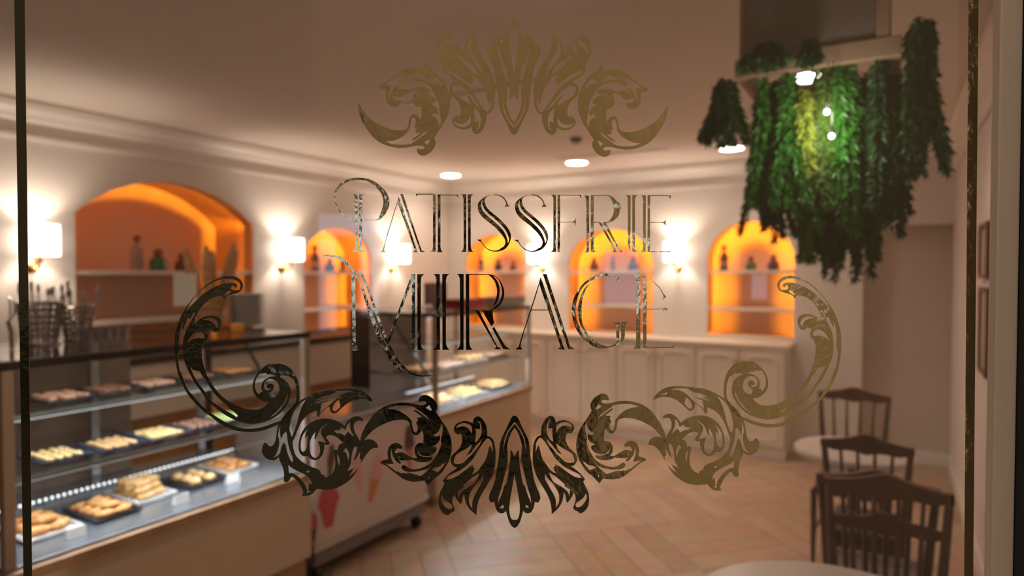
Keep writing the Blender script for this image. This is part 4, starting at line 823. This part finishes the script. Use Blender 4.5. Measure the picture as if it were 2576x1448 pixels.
VN = [(px0 - .030, -3.99, .17, 340, .115, 0, 'short dark green trailing bush at the left end of the planter', 2.12), (px0 + .085, -3.90, .38, 330, .10, 1, 'bright green trailing plant just right of the short left one', 2.13), (px0 + .06, -3.76, .50, 320, .13, 0, 'dark green vine behind the bright left plant', 2.14),
      (px0 + .145, -3.91, .42, 330, .08, 1, 'brightest green vine left of the centre of the planter', 2.13), (px0 + .20, -3.925, .27, 200, .06, 3, 'yellow-green vine at the centre of the planter', 2.15), (px0 + .19, -3.80, .52, 380, .12, 2, 'olive green vine hanging behind the planter centre', 2.13),
      (px0 + .245, -3.91, .42, 300, .09, 2, 'yellowish green vine just right of the planter centre', 2.15), (px0 + .25, -3.70, .60, 340, .13, 0, 'dark vine at the back of the planter centre', 2.12), (px0 + .30, -3.90, .47, 340, .10, 1, 'mid green vine right of the planter centre', 2.14),
      (px0 + .345, -3.80, .60, 340, .11, 0, 'long dark vine trailing lowest on the right of centre', 2.13), (px0 + .385, -3.90, .40, 380, .10, 0, 'dense dark green vine under the right corner', 2.14), (px0 + .41, -3.76, .50, 380, .12, 0, 'dark vine behind the right corner', 2.15),
      (px1 + .040, -3.94, .36, 420, .085, 0, 'dark vine wrapping the right end of the planter', 2.17), (px1 + .045, -3.93, .08, 120, .08, 0, 'tuft of dark leaves above the right end of the beam', 2.225), (px0 + .10, -3.99, .04, 110, .12, 0, 'flat dark sprig lying on the left half of the beam', 2.205),
      (px0 + .30, -3.66, .52, 380, .13, 1, 'green vine at the back right of the planter', 2.13), (px0 + .07, -3.65, .36, 340, .12, 0, 'dark vine at the back left of the planter', 2.13), (px0 + .215, -4.0, .05, 60, .03, 0, 'forked dark sprig hanging over the middle of the beam', 2.20)]
for (x, y, L, n, sp, mi, lb, z0) in VN:
    mid = z0 < 2.18 and px0 + .17 < x < px0 + .23
    vine(x, y, L, n * 2, sp, mi, lb, 0 if mid else .02, 2.095 if mid else z0, 8)
for i, (px, py, lb) in enumerate(((2080, 281, 'upper small added bulb standing for a reflected glint among the vines'), (2092, 342, 'lower small added bulb standing for a reflected glint among the vines'))):  # bulbs added where outside light glints in the pane
    p = on_y(px, py, -4.03); t = thing('added_glint_bulb', lb, 'bulb', (p.x, p.y, p.z), 0, 'added bulbs among the vines')
    MB().ball(.0072, (0, 0, 0), seg=12).build('bulb', lamp_e, t, True); MB().cyl(.006, .009, .028, seg=10).tube([(0, 0, .027), (0, .03, 2.15 - p.z)], .0012, 5).build('socket', darkm, t)
light('planter_bulb_light', 'POINT', on_y(2080, 281, -4.05), 1.3, (.95, 1, .85), .02)  # lights put in with the added bulbs to brighten the leaves
light('planter_bulb_light', 'POINT', on_y(2075, 340, -4.07), .5, (.95, 1, .85), .02)

# ------------------------------------------------------------------ chairs and tables
cw = mat('dark_walnut', (.12, .045, .032), .42, noise=(.085, .030, .022), nscale=14); cush = mat('grey_cushion', (.20, .16, .15), .85)
def chair(label, loc, rz, w_=.36, mid=True):
    t = thing('spindle_chair', label, 'chair', loc, rz, 'dark spindle back chairs')     # back at y=0, seat towards +y
    hw = w_ / 2
    for s in (-1, 1):
        MB().tube([(s * (hw - .035), -.02, .0), (s * (hw - .03), .0, .44), (s * (hw - .012), -.015, .70), (s * hw, -.045, .86)], [.013, .016, .014, .012], 8).build('rear_leg', cw, t, True)
        MB().tube([(s * (hw - .01), .38, .0), (s * (hw - .01), .375, .25), (s * (hw - .01), .37, .43)], [.010, .014, .017], 8).build('front_leg', cw, t, True)
    n = 14; top, bot = [], []
    for k in range(n + 1):
        f = -1 + 2 * k / n; x = f * (hw + .012); c = .024 * math.cos(f * PI / 2) ** 2 + .012 * (math.cos(f * 3 * PI / 2) if abs(f) < .33 else 0)
        top.append((x, .873 + c)); bot.append((x, .835 + .010 * abs(math.sin(f * PI * 1.5)) - .008 * math.cos(f * PI / 2)))
    MB().prism(top + bot[::-1], 'y', -.058, -.034).build('crest_rail', cw, t)
    for k in range(4):
        f = (-.6 + .4 * k); MB().tube([(f * (hw - .03), .0, .47), (f * (hw - .015), -.012, .62), (f * (hw - .008), -.022, .74), (f * hw, -.046, .845)], [.007, .009, .007, .006], 8).build('spindle', cw, t, True)
    MB().box(-hw + .03, hw - .03, -.008, .010, .46, .495, .003).build('lower_back_rail', cw, t)
    if mid: MB().prism([(x * .93, z - .115 + (.0 if abs(x) > .1 else -.004)) for x, z in top] + [(x * .93, z - .108) for x, z in bot[::-1]], 'y', -.036, -.018).build('middle_rail', cw, t)
    MB().box(-hw + .01, hw - .01, -.005, .39, .41, .45, .006).build('seat_frame', cw, t)
    b = MB().box(-hw + .02, hw - .02, .02, .38, .451, .478, .012); b.build('cushion', cush, t)
    st = MB().tube([(-hw + .01, .37, .20), (-hw + .03, 0, .20)], .008, 6).tube([(hw - .01, .37, .20), (hw - .03, 0, .20)], .008, 6).tube([(-hw + .02, .19, .20), (hw - .02, .19, .20)], .008, 6)
    st.build('stretcher', cw, t); return t
chair('dark wooden spindle chair nearest the glass, facing the near table', (4.375, -3.725, 0), PI, .335, True)
chair('dark wooden spindle chair back to back behind the nearest chair', (4.345, -3.60, 0), 0, .33, False)
chair('dark wooden spindle chair second from the glass with thick top rail', (4.30, -3.08, 0), 0, .305, False)
chair('dark wooden spindle chair farthest from the glass against the wall', (4.20, -2.0, 0), PI, .34, False)
marble = mat('white_tabletop', (.74, .66, .62), .25)
def table(label, loc, r):
    t = thing('bistro_table', label, 'table', loc, 0, 'round white bistro tables')
    MB().lathe([(0, .722), (r - .006, .722), (r, .728), (r, .744), (r - .006, .75), (0, .75)], cap=False, seg=48).build('table_top', marble, t, True)
    MB().cyl(.022, .02, .721, seg=16).build('column', darkm, t, True); MB().lathe([(0, 0), (.20, 0), (.20, .012), (.05, .03), (.022, .05), (0, .05)], cap=False, seg=32).build('foot', darkm, t, True)
table('round white table half hidden behind the second chair', (4.235, -2.74, 0), .245); table('round white table at the bottom edge nearest the glass', (4.285, -4.42, 0), .335)
# framed pictures on the right wall
for py0_, py1_, lb in ((560, 700, 'upper picture frame on the right wall beside the door frame'), (722, 945, 'lower tall picture frame on the right wall beside the door frame')):
    a = on_x(2484, py0_, XR); c = on_x(2484, py1_, XR); t = thing('picture_frame', lb, 'picture frame', (XR, a.y, (a.z + c.z) / 2), 0, 'framed pictures on the right wall'); hh = (a.z - c.z) / 2
    f = MB(); 
    for q in ((-.17, .17, hh - .022, hh), (-.17, .17, -hh, -hh + .022), (-.17, -.148, -hh + .022, hh - .022), (.148, .17, -hh + .022, hh - .022)): f.box(-.022, -.001, q[0], q[1], q[2], q[3], .002)
    f.build('frame', mat('frame_brown', (.16, .09, .06), .5), t); MB().box(-.010, -.002, -.147, .147, -hh + .022, hh - .022).build('picture', mat('faded_print', (.50, .40, .36), .7, noise=(.42, .32, .28), nscale=6), t)

# ------------------------------------------------------------------ the street behind the camera (it is mirrored in the glass and the gold)
street = thing('street_building', 'rendered building across the street, mirrored in the glass', 'building', ext(0, -10, 0), YAW)
ren = mat('street_render', (.42, .34, .24), .8)
x0, _ = refl(790, 700, 10); x1, _ = refl(2700, 700, 10)
lo, hi = min(x0, x1), max(x0, x1)
win = mat('lit_shop_window', (.5, .55, .7), .3, emit=(.60, .74, 1.0), es=2.5)
MB().box(lo, hi, -.6, -.02, -.02, 8.5).build('facade', ren, street)
for (a, b_, c, d) in ((800, 600, 845, 830), (905, 560, 952, 790), (1522, 632, 1605, 765), (1893, 690, 1930, 752), (800, 538, 1000, 592), (1190, 538, 1340, 580)):
    p = refl(a, b_, 9.98); q = refl(c, d, 9.98); xa, xb = sorted((p[0], q[0])); za, zb = sorted((p[1], q[1]))
    MB().box(xa, xb, -.03, -.005, za, zb).build('lit_window', win, street)
gm = mat('asphalt', (.03, .028, .026), .8, noise=(.04, .036, .032), nscale=30)
g = MB(); g.box(-14, 14, -16, .15, -.12, -.02).build('ground', gm); g = COL.objects['ground']; g.location = (GP.x, GP.y, 0); g.rotation_euler = (0, 0, GYAW); struct(g)
sp = MB(); sp.box(1.0, 9, -9.95, -.2, -.019, .0); sp = sp.build('pavement', mat('pale_paving', (.40, .33, .23), .7, noise=(.33, .27, .19), nscale=5)); sp.location = ext(0, 0, 0); sp.rotation_euler = (0, 0, YAW); struct(sp)
# unseen van shape added to darken the mirror image in the gold
a = refl(965, 700, 5.0)[0]; c = refl(1450, 700, 5.0)[0]; vc = (a + c) / 2; vw = abs(c - a)
t = thing('added_dark_van', 'dark van shape added unseen behind the viewer for the dark reflection in the gold', 'van', ext(vc, -7.0, -.02), YAW)
vp = mat('van_black_paint', (.006, .006, .007), .5, spec=.15); hw = vw / 2
MB().prism([(-2.1, .35), (2.0, .35), (2.0, 2.1), (1.8, 2.25), (-.9, 2.25), (-1.4, 1.35), (-2.1, 1.1)], 'x', -hw, hw).build('body', vp, t)
MB().box(-hw + .15, hw - .15, 2.001, 2.008, 1.25, 1.8).build('rear_window', mat('van_glass', (.008, .008, .01), .25, spec=.2), t); MB().box(-hw + .05, hw - .05, 2.0, 2.1, .35, .52, .02).build('bumper', vp, t)
for sx in (-1, 1):
    for y in (-1.35, 1.3): MB().cyl(.34, -.1, .1, (sx * (hw - .1), y, .34), 24, Matrix.Rotation(PI / 2, 4, 'Y')).build('wheel', mat('tyre_rubber', (.02, .02, .02), .8), t, True)
